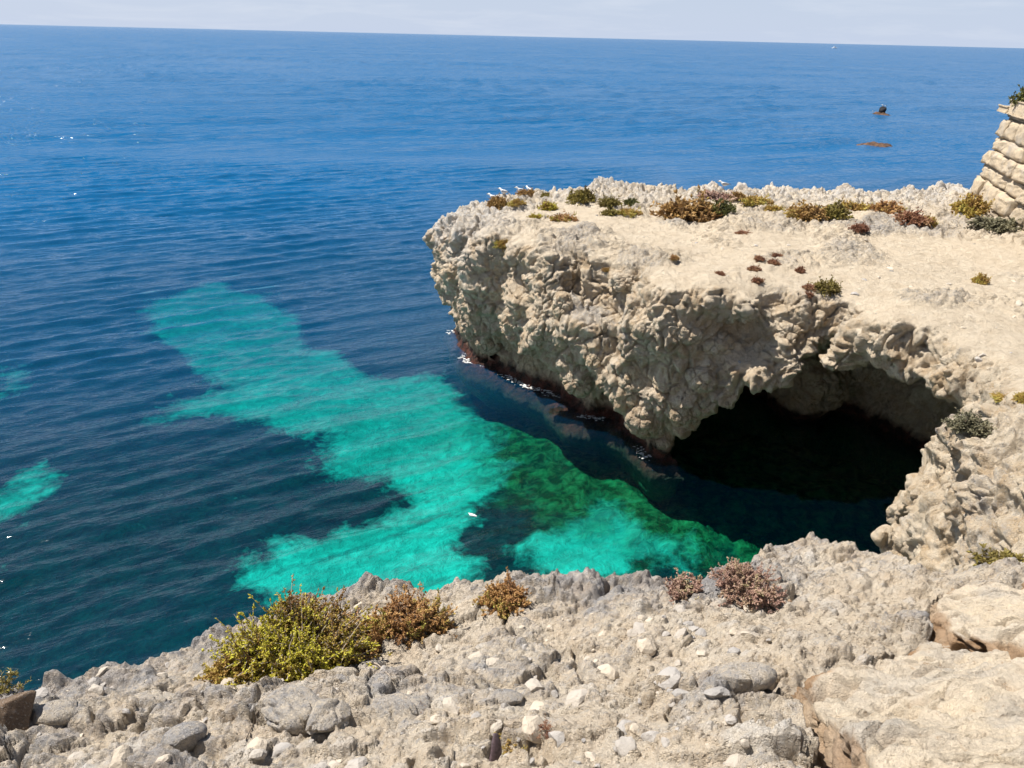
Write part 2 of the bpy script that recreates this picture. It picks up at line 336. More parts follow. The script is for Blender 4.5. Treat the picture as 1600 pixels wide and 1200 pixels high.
# ------------------------------------------------------------------ sea
PX0, PX1, PY0, PY1, PH = -56.0, 16.0, 6.0, 92.0, 0.15
OUT = [(-3.2, 35.5), (-2.7, 33), (-1.4, 31), (0.2, 29), (1.9, 27), (3.4, 25), (4.6, 23.5), (6, 22.7), (7.6, 22.3), (9, 21.6), (9.9, 19.6), (10.3, 17.6), (9.6, 15.4),
       (8.7, 13.4), (7.3, 11.3), (6.2, 9.5), (5.3, 8.0), (4.4, 6.5), (3.5, 5.2), (2.4, 4.2), (1.0, 3.3), (-1.2, 2.8), (-3.4, 2.4), (-7, 1.5), (-14, -1),
       (-14, -14), (60, -14), (60, 46), (34, 44), (25, 41.2), (19.5, 40.9), (15, 40.4), (10, 41.2), (6, 41), (2, 39.8), (-1, 38.2)]
def build_sea():
    m = MB('sea_water'); p = m.pos()
    mp = m.new('ShaderNodeMapping', Vector=p); mp.inputs['Rotation'].default_value = (0, 0, -math.atan2(0.49, 0.87)); q = mp.outputs[0]
    st = m.new('ShaderNodeMapping', Vector=q); st.inputs['Scale'].default_value = (0.30, 1.0, 1.0); sv = st.outputs[0]
    wind = m.ramp(m.noise(q, 0.02, 4, 0.6), (0.35, 0.4), (0.65, 1.0))
    dist = m.new('ShaderNodeVectorMath', operation='LENGTH'); m.l.new(p, dist.inputs[0]); d = dist.outputs['Value']
    def rng_(a_, b_, c_=0.0, d_=1.0):
        n = m.new('ShaderNodeMapRange'); m.l.new(d, n.inputs[0]); n.inputs[1].default_value = a_; n.inputs[2].default_value = b_; n.inputs[3].default_value = c_; n.inputs[4].default_value = d_; return n.outputs[0]
    far = rng_(50, 110)
    b1 = m.new('ShaderNodeBump', Height=m.noise(sv, 0.30, 4, 0.6, 0.2), Distance=2.6); m.l.new(m.math('MULTIPLY', far, wind), b1.inputs['Strength'])
    b2 = m.new('ShaderNodeBump', Height=m.noise(sv, 1.4, 4, 0.6, 0.3), Distance=0.30); m.l.new(m.math('MULTIPLY_ADD', far, 0.55, 0.35), b2.inputs['Strength']); m.l.new(b1.outputs[0], b2.inputs['Normal'])
    b3 = m.new('ShaderNodeBump', Height=m.noise(sv, 5.0, 3, 0.6, 0.4), Distance=0.06, Strength=0.5); m.l.new(b2.outputs[0], b3.inputs['Normal'])
    nb = b3.outputs[0]
    fr = m.new('ShaderNodeFresnel', IOR=1.333); m.l.new(nb, fr.inputs['Normal'])
    fac = m.math('MULTIPLY', m.math('SUBTRACT', 1.0, m.math('POWER', 2.718, m.math('MULTIPLY', fr.outputs[0], -2.2))), 0.52)      # a wave-roughened surface never reaches full grazing reflectance
    gl = m.new('ShaderNodeBsdfGlossy', Color=(1, 1, 1, 1)); m.l.new(nb, gl.inputs['Normal']); m.l.new(rng_(30, 260, 0.07, 0.22), gl.inputs['Roughness'])
    tr = m.new('ShaderNodeBsdfTransparent'); tr.inputs[0].default_value = (0.97, 0.99, 1, 1)
    df = m.new('ShaderNodeBsdfDiffuse'); df.inputs[0].default_value = (0.003, 0.10, 0.25, 1)
    body = m.new('ShaderNodeMixShader'); m.l.new(m.attr('deep'), body.inputs[0])
    m.l.new(tr.outputs[0], body.inputs[1]); m.l.new(df.outputs[0], body.inputs[2])
    su = m.new('ShaderNodeMixShader'); m.l.new(fac, su.inputs[0]); m.l.new(body.outputs[0], su.inputs[1]); m.l.new(gl.outputs[0], su.inputs[2])
    m.l.new(su.outputs[0], m.out.inputs['Surface'])
    va = m.new('ShaderNodeVolumeAbsorption'); va.inputs['Color'].default_value = (0.0, 0.905, 0.885, 1); va.inputs['Density'].default_value = 0.66
    m.l.new(va.outputs[0], m.out.inputs['Volume'])
    m.n.remove(m.b)
    base = math.atan2(-0.87, 0.49)
    def waves(X, Y, bands, seed):
        rng = np.random.default_rng(seed); Z = np.zeros_like(X)
        for n_, l0, l1, sp, sl in bands:
            for k in range(n_):
                lam = l0 * (l1 / l0) ** rng.random(); th = base + rng.normal() * sp; kk = 2 * math.pi / lam
                ph = kk * (X * math.cos(th) + Y * math.sin(th)) + rng.random() * 6.283
                Z += sl / kk * (np.sin(ph) - 0.32 * np.cos(2 * ph))
        return Z
    xs = np.arange(PX0, PX1 + 1e-6, PH); ys = np.arange(PY0, PY1 + 1e-6, PH); nx, ny = len(xs), len(ys)
    X, Y = np.meshgrid(xs, ys, indexing='ij'); X = X.ravel(); Y = Y.ravel()
    Z = waves(X, Y, ((5, 4.0, 9.0, 0.28, 0.022), (16, 1.3, 2.8, 0.13, 0.056), (24, 0.5, 1.2, 0.34, 0.054)), 5)
    dl = polysd(X, Y, OUT)
    lee = np.maximum(0.22 + 0.78 * sst(1.0, 10.0, dl) * sst(5.0, -6.0, X), sst(32, 46, Y))
    gust = 0.8 + 0.5 * vn(np.stack([X * 0.06, Y * 0.09, X * 0], 1), 77)
    edge = np.minimum.reduce([X - xs[0], xs[-1] - X, Y - ys[0], ys[-1] - Y]); Z *= lee * gust * sst(0, 9, edge)
    deep = 0.012 + 0.058 * sst(1, -8, X) + 0.31 * sst(20, 42, Y - 0.35 * X) + 0.50 * sst(38, 84, Y - 0.35 * X)
    P = np.stack([X, Y, Z], 1); i = np.arange(nx * ny).reshape(nx, ny)
    Q = np.stack([i[:-1, :-1], i[1:, :-1], i[1:, 1:], i[:-1, 1:]], -1).reshape(-1, 4)
    # open water beyond the near patch: rings of growing size with longer waves
    n0 = len(P); nr, nc = 330, 520; R0 = 1.0; tx = np.linspace(0, 1, nc); x1, y1 = xs[-1], ys[-1]
    inner = np.array([(xs[0], ys[0]), (xs[0], y1), (x1, y1), (x1, ys[0])]); arc = np.array([0, y1 - ys[0], y1 - ys[0] + x1 - xs[0], 2 * (y1 - ys[0]) + x1 - xs[0]]); arc = arc / arc[-1]
    aa = np.sort(np.concatenate([np.linspace(0, arc[1], 60)[:-1], np.linspace(arc[1], arc[2], 440)[:-1], np.linspace(arc[2], 1, 61)])); nc = len(aa)
    ix, iy = np.interp(aa, arc, inner[:, 0]), np.interp(aa, arc, inner[:, 1])
    g = 1.0 + (np.exp(np.linspace(0, math.log(900), nr)) - 1) * 0.55
    gx = np.outer(ix + 20, g) - 20; gy = np.outer(iy - 6, g) + 6; gx, gy = gx.ravel(), gy.ravel(); rr = np.hypot(gx, gy)
    zz = np.zeros_like(gx); nearw = sst(1.0, 1.12, np.tile(g, nc)) * sst(2500, 500, rr)
    zz = waves(gx, gy, ((12, 3.8, 8, 0.25, 0.055), (10, 9, 22, 0.3, 0.034)), 9) * nearw * (0.75 + 0.5 * vn(np.stack([gx * 0.012, gy * 0.02, gx * 0], 1), 79))
    i2 = np.arange(nc * nr).reshape(nc, nr) + n0
    Q2 = np.stack([i2[:-1, :-1], i2[1:, :-1], i2[1:, 1:], i2[:-1, 1:]], -1).reshape(-1, 4)
    P2 = np.stack([gx, gy, zz], 1); G = g[-1]
    n1 = n0 + len(P2); D = -70.0; c0, c1, c2, c3 = [((a_ + 20) * G - 20, (b_ - 6) * G + 6) for a_, b_ in inner]
    RB = -40000.0; c0 = (c0[0], 6.0); c3 = (c3[0], 6.0)
    ex = np.array([(c0[0], RB, 0), (c3[0], RB, 0), (*c0, 0), (*c3, 0), (xs[0], 6.0, 0), (x1, 6.0, 0), (c0[0], RB, D), (c3[0], RB, D), (*c1, D), (*c2, D), (*c1, 0), (*c2, 0)], float)
    eq = np.array([(0, 1, 3, 2), (1, 0, 6, 7), (11, 10, 8, 9), (0, 10, 8, 6), (11, 1, 7, 9), (6, 8, 9, 7)]) + n1
    V_ = np.concatenate([P, P2, ex]); dp = np.concatenate([deep, np.full(len(P2), 0.85), np.full(len(ex), 0.85)]); 
    dp[n0:n1] = 0.07 + 0.31 * sst(20, 42, gy - 0.35 * gx) + 0.50 * sst(38, 84, gy - 0.35 * gx)
    tag(link('sea', mesh_np('sea', V_, np.concatenate([Q, Q2, eq]), m.m, {'deep': dp})), kind='structure')
build_sea()

SBZ = -2.5          # apparent depth (the water surface does not bend rays here)
def build_seabed():
    m = MB('seabed_sand_and_weed'); p = m.pos(); s = m.attr('sand'); rk = m.attr('rock')
    f = m.noise(p, 2.2, 6, 0.7, 0.4); g = m.noise(p, 0.8, 5, 0.65, 0.6)
    sm = m.ramp(m.math('ADD', m.math('ADD', s, m.math('MULTIPLY', m.math('SUBTRACT', g, 0.5), 1.5)), m.math('MULTIPLY', m.math('SUBTRACT', f, 0.5), 0.6)), (0.30, 0.0), (0.75, 1.0))
    sandc = m.mix(m.ramp(f, (0.35, 0.0), (0.65, 1.0)), (0.40, 0.44, 0.38), (0.70, 0.74, 0.64)); sandc = m.mix(m.ramp(m.noise(p, 0.28, 4, 0.6, 0.5), (0.45, 0.0), (0.68, 0.6)), sandc, (0.20, 0.24, 0.20))  # noise brightness on the sand stands in for caustic light
    weed = m.mix(m.ramp(f, (0.4, 0.0), (0.62, 1.0)), (0.010, 0.022, 0.028), (0.030, 0.052, 0.058))
    rock = m.mix(m.ramp(f, (0.42, 0.0), (0.62, 1.0)), (0.05, 0.048, 0.018), (0.26, 0.22, 0.08))
    c = m.mix(rk, m.mix(sm, weed, sandc), m.mix(m.math('MULTIPLY', sm, 0.45), rock, sandc))
    m.done(c, 0.95, m.bump(f, 0.8, 0.4), 0.0)
    xs = np.arange(-64, 24.01, 0.22); ys = np.arange(4, 98.01, 0.22); nx, ny = len(xs), len(ys)
    X, Y = np.meshgrid(xs, ys, indexing='ij'); X = X.ravel(); Y = Y.ravel()
    pts = [
        ([(225, 475), (330, 440), (425, 465), (500, 540), (560, 580), (700, 585), (725, 640), (775, 690), (790, 740), (750, 790), (705, 850), (750, 890), (700, 960), (540, 990), (420, 940), (370, 905), (440, 845), (560, 800),
          (655, 775), (600, 735), (520, 740), (490, 680), (400, 648), (230, 662), (330, 600), (290, 560), (225, 510)], 1.0),
        ([(900, 795), (965, 790), (1030, 850), (1075, 880), (1010, 905), (985, 940), (830, 950), (795, 850)], 1.05),
        ([(-80, 800), (0, 745), (70, 720), (110, 740), (60, 795), (-60, 830)], 0.75),
        ([(-60, 600), (0, 560), (70, 565), (60, 600), (-40, 640)], 0.5),
        ([(1060, 885), (1150, 905), (1130, 960), (1040, 970)], 0.35)]
    sand = np.zeros_like(X); pn = np.stack([X * 0.45, Y * 0.3, X * 0], 1)
    wx = X + 0.9 * fbm(pn, 4, 11); wy = Y + 1.2 * fbm(pn, 4, 31)
    for poly, wgt in pts:
        W_ = [hitz(a_, b_, SBZ)[:2] for a_, b_ in poly]
        sand = np.maximum(sand, wgt * sst(1.1, -1.5, polysd(wx, wy, W_)))
    dl = polysd(X, Y, OUT)
    rock = sst(3.8, 0.6, dl + 2.8 * fbm(pn * 2.2, 4, 51)) * sst(-5, -1, X) * sst(32, 29, Y) * np.maximum(sst(17, 20, Y), sst(3.5, 6, X))
    Z = SBZ - 14 * sst(60, 97, Y) - 5 * sst(-36, -63, X)
    Z += rock * (0.5 * sst(3.2, 0.2, dl) + 0.3 * fbm(np.stack([X * .5, Y * .5, X * 0], 1), 4, 61)) + 0.25 * fbm(np.stack([X * .3, Y * .3, X * 0], 1), 3, 71)
    f1, f2, ci = worley(np.stack([wx / 1.5, wy / 1.5, X * 0 + 0.5], 1), 81); Z += rock * 0.15 * np.sqrt(np.clip(1 - (f1 / 0.6) ** 2, 0, 1)) * (ci > 0.35) * ci
    edge = np.minimum.reduce([X - xs[0], xs[-1] - X, Y - ys[0], ys[-1] - Y]); Z = Z * sst(0, 4, edge) + (-22) * (1 - sst(0, 4, edge))
    P = np.stack([X, Y, Z], 1); i = np.arange(nx * ny).reshape(nx, ny)
    Q = np.stack([i[:-1, :-1], i[1:, :-1], i[1:, 1:], i[:-1, 1:]], -1).reshape(-1, 4)
    R = 44000.0; n0 = len(P); x1, y1 = xs[-1], ys[-1]
    ex = np.array([(xs[0], ys[0], -22), (x1, ys[0], -22), (x1, y1, -22), (xs[0], y1, -22), (-R, -R, -24), (R, -R, -24), (R, R, -24), (-R, R, -24)], float)
    eq = np.array([(4, 5, 1, 0), (5, 6, 2, 1), (6, 7, 3, 2), (7, 4, 0, 3)]) + n0
    z8 = np.zeros(8)
    tag(link('seabed', mesh_np('seabed', np.concatenate([P, ex]), np.concatenate([Q, eq]), m.m, {'sand': np.concatenate([sand, z8]), 'rock': np.concatenate([rock, z8])})), kind='structure')
build_seabed()

# ------------------------------------------------------------------ headland with the sea cave
BACK = [(60, 46), (34, 44), (25, 41.2), (19.5, 40.9), (15, 40.4), (10, 41.2), (6, 41), (2, 39.8), (-1, 38.2), (-3.2, 35.5)]
def segd(x, y, pts):
    d = np.full(x.shape, 1e9)
    for (ax, ay), (bx, by) in zip(pts[:-1], pts[1:]):
        ex, ey = bx - ax, by - ay; t = np.clip(((x - ax) * ex + (y - ay) * ey) / (ex * ex + ey * ey), 0, 1)
        d = np.minimum(d, np.hypot(x - ax - t * ex, y - ay - t * ey))
    return d
def topz(x, y):
    rho = np.hypot(x, y)
    return np.interp(rho, [0, 5.0, 6.5, 8.5, 11.5, 16, 20, 24], [9.2, 9.3, 9.1, 8.6, 8.05, 7.35, 6.6, 6.3]) - 0.35 * sst(6, -3, x) * sst(28, 31, y)
def cap(x, y, a_, b_):
    ex, ey = b_[0] - a_[0], b_[1] - a_[1]; t = np.clip(((x - a_[0]) * ex + (y - a_[1]) * ey) / (ex * ex + ey * ey), 0, 1)
    return np.hypot(x - a_[0] - t * ex, y - a_[1] - t * ey)
def land(x, y, z, d, t):
    p = np.stack([x, y, z], 1)
    n1 = fbm(p * 0.33, 2, 3); but = fbm(np.stack([x * 0.55, y * 0.55, z * 0.14], 1), 3, 9); n2 = vn(p * 0.85, 15)
    prof = 0.95 * sst(2.2, 0.7, z) * sst(-0.8, 0.2, z) - 0.35 * sst(1.6, 3.0, z) * sst(5.0, 3.6, z) - 0.36 * sst(0.2, -0.4, z) * sst(-1.0, -0.3, z) + 0.65 * np.maximum(-z - 0.4, 0)
    w = d + prof - 0.95 * but - 0.35 * n1 - 0.5 * n2 * sst(0.8, 2.0, z)
    s_ = smax(w, z - t - 0.18 * n1, 1.3)
    dh = cap(x, y, (9.6, 24.6), (13.2, 18.9))
    hh = np.interp(x, [6.5, 8.0, 9.2, 10.0, 11.0], [4.5, 5.1, 5.8, 6.15, 6.3]) + 0.45 * sst(19, 17, y)
    cave = ((dh / (4.2 + 0.3 * n1)) ** 4 + (np.maximum(z + 1.2, 0) / hh) ** 4) ** 0.25 - 1
    cave = cave * 3.4
    tun = cap(x, y, (7.4, 22.6), (8.8, 28))
    tunn = (np.sqrt((tun / 1.15) ** 2 + (np.maximum(z + 1, 0) / 4.3) ** 2) - 1)
    bul = np.sqrt(((x - 11.3) / 1.5) ** 2 + ((y - 27.6) / 1.3) ** 2 + ((z - 1.6) / 2.4) ** 2) - 1
    c_ = smin(cave, tunn, 0.5)
    c_ = smax(c_, -bul * 1.2, 0.4) + 0.25 * but + 0.15 * n2
    return smax(s_, -c_, 0.3)
def land_mesh(lo, hi, h, levels, keep, pre=None):
    ax = [np.arange(lo[k], hi[k] + 1e-6, h) for k in range(3)]
    sh = tuple(len(q) for q in ax); v = np.empty(sh); zz = ax[2]
    A, B = np.meshgrid(ax[0], ax[1], indexing='ij'); A = A.ravel(); B = B.ravel(); d = polysd(A, B, OUT); t = topz(A, B)
    for k in range(sh[2]):
        z = zz[k]; r = np.maximum(d, z - t); near = np.abs(r) < 2.6; near |= (np.abs(A - 11) < 8) & (np.abs(B - 22) < 9)
        sl = r.copy(); sl[near] = land(A[near], B[near], np.full(near.sum(), z), d[near], t[near]); v[:, :, k] = sl.reshape(sh[0], sh[1])
    P, Q = nets(v, lo, h)
    c = P[Q].mean(1); Q = Q[keep(c)]; P, Q = compact(P, Q)
    for _ in range(levels): P, Q = cc(P, Q)
    return P, Q
def rock_disp(P, Q, k=1.0):
    Nn = vnorm(P, Q); x, y, z = P.T
    flat = sst(0.55, 0.88, Nn[:, 2]) * sst(2, 4, z)
    lf = fbm(P * 0.5, 2, 141)
    fr = sst(6.5, 2.5, segd(x, y, BACK) + 2.0 * lf) * sst(4, 5.5, z) * sst(24, 30, y)
    nearf = sst(17, 13, np.hypot(x, y))
    wall = 1 - flat
    wp = P + 0.30 * np.stack([vn(P * 1.1, 101), vn(P * 1.1, 111), vn(P * 1.1, 121)], 1)
    b1, b2, bi = worley(wp / np.array([0.55, 0.55, 0.75]), 210); c1, c2, ci = worley(P / 0.20, 220)
    n1, n2, n3, n4 = vn(wp * 1.05, 131), vn(wp * 2.3, 133), vn(wp * 5.1, 135), vn(wp * 10.5, 137)
    bil = 0.50 * np.abs(n1) + 0.30 * np.abs(n2) + 0.17 * np.abs(n3) + 0.09 * np.abs(n4)         # rounded knobs with sharp creases
    fb = 0.6 * n1 + 0.5 * n2 + 0.3 * n3; fb2 = 0.6 * n3 + 0.6 * n4
    crack = sst(0.09, 0, b2 - b1)
    pock = sst(0.36, 0.12, c1) * sst(0.70, 0.8, ci)
    fac = 1 - 0.75 * sst(1.0, 0.2, z)
    inc = 0.5 + 0.5 * sst(-0.2, 0.4, lf)
    str_ = vn(np.stack([x * 0.6, y * 0.6, z * 3.2 + 0.8 * lf], 1), 139)            # weak bedding
    dW = ((0.62 - 0.26 * nearf) * bil - 0.16) + 0.14 * (0.55 - b1) * bi * inc * (1 - 0.5 * nearf) - 0.16 * crack * inc * (1 - 0.6 * nearf) - 0.12 * pock + 0.07 * fb2 + 0.09 * str_ - 0.30 * sst(0.28, 0.62, -n1 + 0.3 * n2) * (1 - 0.6 * nearf)
    rough_ = sst(-0.05, 0.35, vn(P * 0.42, 181) + 0.4 * lf)
    dF = 0.04 * fb + 0.02 * fb2 + rough_ * (0.26 * np.abs(n2) + 0.16 * np.abs(n3) + 0.07 * np.abs(n4) - 0.06 * pock + 0.10 * (0.5 - c1) * sst(0.4, 0.8, ci) - 0.05 * crack - 0.04)
    dK = 0.30 * np.abs(n1) + 0.26 * np.abs(n2) + 0.20 * np.abs(n3) + 0.08 * np.abs(n4) + 0.10 * fb - 0.12 * crack - 0.10 * pock - 0.18 + 0.25 * lf
    dN = 0.26 * bil + 0.10 * fb + 0.09 * fb2 + 0.10 * (0.5 - c1) * ci - 0.08 * crack - 0.12
    d = wall * dW * fac + flat * ((1 - fr) * (1 - nearf) * dF + fr * dK + nearf * dN)
    stone = 0.24 + 0.45 * (ci - 0.62) * (0.4 + 0.5 * wall) + 0.42 * lf + 0.10 * nearf + 0.3 * fr * fb2
    stone += flat * (1 - fr) * (1 - nearf) * (0.52 * rough_ - 0.24) + 0.22 * fr
    return P + Nn * d[:, None], {'stone': stone, 'ochre': 0.2 + 0.8 * wall, 'pale': np.clip(fr * (0.55 + 0.6 * fb2 + 0.5 * lf) + 0.35 * sst(3.0, 5.5, z) * sst(1.0, -2.5, x), 0, 1)}

HP, HQ = land_mesh((-6.0, 10.5, -5.0), (34.0, 46.0, 8.4), 0.2, 2, lambda c: (c[:, 1] > 12) & (c[:, 2] > -4.5) & (c[:, 2] < 8.2))
HP, HAT = rock_disp(HP, HQ)
head = tag(link('headland', mesh_np('headland', HP, HQ, M_HEAD, HAT)), kind='structure')
KP, KQ = land_mesh((1.0, -4.0, 2.0), (16.0, 13.6, 11.0), 0.11, 2, lambda c: (c[:, 1] < 12.12) & (c[:, 2] > 2.6) & (c[:, 2] < 10.8))
KP, KAT = rock_disp(KP, KQ)
flank = tag(link('cliff_flank', mesh_np('cliff_flank', KP, KQ, M_HEAD, KAT)), kind='structure')
BV = BVHTree.FromPolygons(HP.tolist(), HQ.tolist()); BVK = BVHTree.FromPolygons(KP.tolist(), KQ.tolist())

# ------------------------------------------------------------------ foreground clifftop
ctl = [(0, 1110, 4.2), (0, 1200, 3.2), (330, 1040, 4.0), (480, 1050, 3.75), (480, 1150, 2.9), (700, 930, 4.4), (800, 1200, 2.4), (760, 1060, 3.2), (1100, 930, 4.6), (1000, 1050, 3.3), (1190, 890, 5.0),
       (1280, 838, 5.6), (1430, 905, 5.2), (1300, 1000, 3.9), (1150, 1200, 2.35), (1600, 1200, 2.15), (1500, 1000, 3.7), (1590, 890, 5.2), (200, 1050, 4.3), (900, 1000, 3.7)]
cp = np.array([EYE + ray(a_, b_) * t for a_, b_, t in ctl])
def feat(x, y): return np.stack([np.ones_like(x), x, y, x * x, x * y, y * y], -1)
coef = np.linalg.lstsq(feat(cp[:, 0], cp[:, 1]), cp[:, 2], rcond=None)[0]
def g0(x, y): return feat(np.asarray(x, float), np.asarray(y, float)) @ coef
def ghit(px, py):
    v = ray(px, py); ts = np.linspace(1.2, 9, 1600); pp = EYE + v * ts[:, None]; s_ = pp[:, 2] - g0(pp[:, 0], pp[:, 1])
    k = np.argmax(s_ < 0) if (s_ < 0).any() else np.argmin(np.abs(s_)); return pp[k]
rim_px = [(0, 1118), (60, 1090), (110, 1072), (200, 1052), (310, 1018), (400, 985), (480, 962), (600, 942), (690, 925), (740, 922), (800, 928), (860, 938), (930, 938), (1000, 930), (1060, 935), (1110, 930), (1170, 893),
          (1220, 852), (1275, 838), (1330, 852), (1380, 872), (1420, 900), (1450, 908)]
rim = [tuple(ghit(a_, b_)[:2]) for a_, b_ in rim_px]
print('rim', [(round(a_, 2), round(b_, 2)) for a_, b_ in rim])
RIM = [(-9, 2.6), (-5, rim[0][1] - 0.1)] + rim + [(3.9, rim[-1][1] + 0.0), (9, 5.0), (9, -5), (-9, -5)]
# ------------------------------------------------------------------ sandstone blocks at lower right
def block_sdf(poly, zt, zb, bev):
    def f(x, y, z):
        p = np.stack([x, y, z], 1); n_ = fbm(p * 2.2, 3, 811)
        d = polysd(x, y, poly) + 0.05 * n_ + 0.10 * (zt(x, y) - z) * 0.2
        return smax(d, z - zt(x, y) - 0.03 * n_, bev)
    return f
BLOCKS = []
def build_block(name, label, top_px, slants, thick, bev, seed, h=0.04):
    P3 = np.array([EYE + ray(a_, b_) * (np.linalg.norm(ghit(a_, b_) - EYE) - t) for (a_, b_), t in zip(top_px, slants)])
    A = np.column_stack([P3[:, 0], P3[:, 1], np.ones(len(P3))]); co = np.linalg.lstsq(A, P3[:, 2], rcond=None)[0]
    zt = lambda x, y: co[0] * x + co[1] * y + co[2]
    poly = P3[:, :2]; BLOCKS.append((poly, zt)); f = block_sdf(poly, zt, 0, bev)
    lo = [poly[:, 0].min() - .2, poly[:, 1].min() - .2, P3[:, 2].min() - thick]; hi = [poly[:, 0].max() + .2, poly[:, 1].max() + .2, P3[:, 2].max() + .2]
    ax = [np.arange(lo[k], hi[k], h) for k in range(3)]; G = np.meshgrid(*ax, indexing='ij')
    P, Q = nets(f(*[q.ravel() for q in G]).reshape(G[0].shape), lo, h); P, Q = compact(P, Q); P, Q = cc(P, Q); P, Q = cc(P, Q)
    Nn = vnorm(P, Q); side = sst(0.75, 0.45, Nn[:, 2])
    sp = P * np.array([1, 1, 2.2]); fb = fbm(sp * 3, 4, seed); fb2 = fbm(sp * 14, 4, seed + 5, 0.6); f1, f2, ci = worley(P / 0.11, seed + 11)
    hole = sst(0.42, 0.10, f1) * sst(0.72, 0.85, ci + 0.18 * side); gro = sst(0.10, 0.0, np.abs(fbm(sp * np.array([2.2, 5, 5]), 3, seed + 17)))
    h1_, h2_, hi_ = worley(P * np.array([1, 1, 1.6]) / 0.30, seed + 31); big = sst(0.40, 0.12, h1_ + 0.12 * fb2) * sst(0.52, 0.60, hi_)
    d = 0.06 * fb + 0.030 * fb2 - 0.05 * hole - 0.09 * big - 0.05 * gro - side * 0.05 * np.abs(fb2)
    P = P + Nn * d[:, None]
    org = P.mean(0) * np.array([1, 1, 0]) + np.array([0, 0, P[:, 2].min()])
    o = link(name, mesh_np(name, P - org, Q, M_SAND, {'shade_brown': np.clip(side * (0.75 + 0.5 * fb) + hole * 0.5 + big * 0.35 + 0.3 * gro, 0, 1)}), None, org)  # browner sides, holes and grooves: rough stone plus shade put into the colour
    return tag(o, label, 'rock')
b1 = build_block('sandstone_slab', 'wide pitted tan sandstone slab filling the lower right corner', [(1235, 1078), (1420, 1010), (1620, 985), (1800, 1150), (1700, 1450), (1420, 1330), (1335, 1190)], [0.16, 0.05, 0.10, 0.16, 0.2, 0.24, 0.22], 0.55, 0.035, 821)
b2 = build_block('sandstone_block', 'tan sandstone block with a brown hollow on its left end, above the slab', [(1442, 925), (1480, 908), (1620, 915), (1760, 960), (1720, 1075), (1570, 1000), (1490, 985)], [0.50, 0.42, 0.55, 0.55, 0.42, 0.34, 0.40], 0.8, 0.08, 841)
b3 = build_block('sandstone_chunk', 'small tan sandstone chunk at the right edge under the olive shrub', [(1585, 905), (1640, 880), (1720, 900), (1680, 945), (1610, 930)], [0.75, 0.7, 0.75, 0.75, 0.72], 0.9, 0.07, 861)

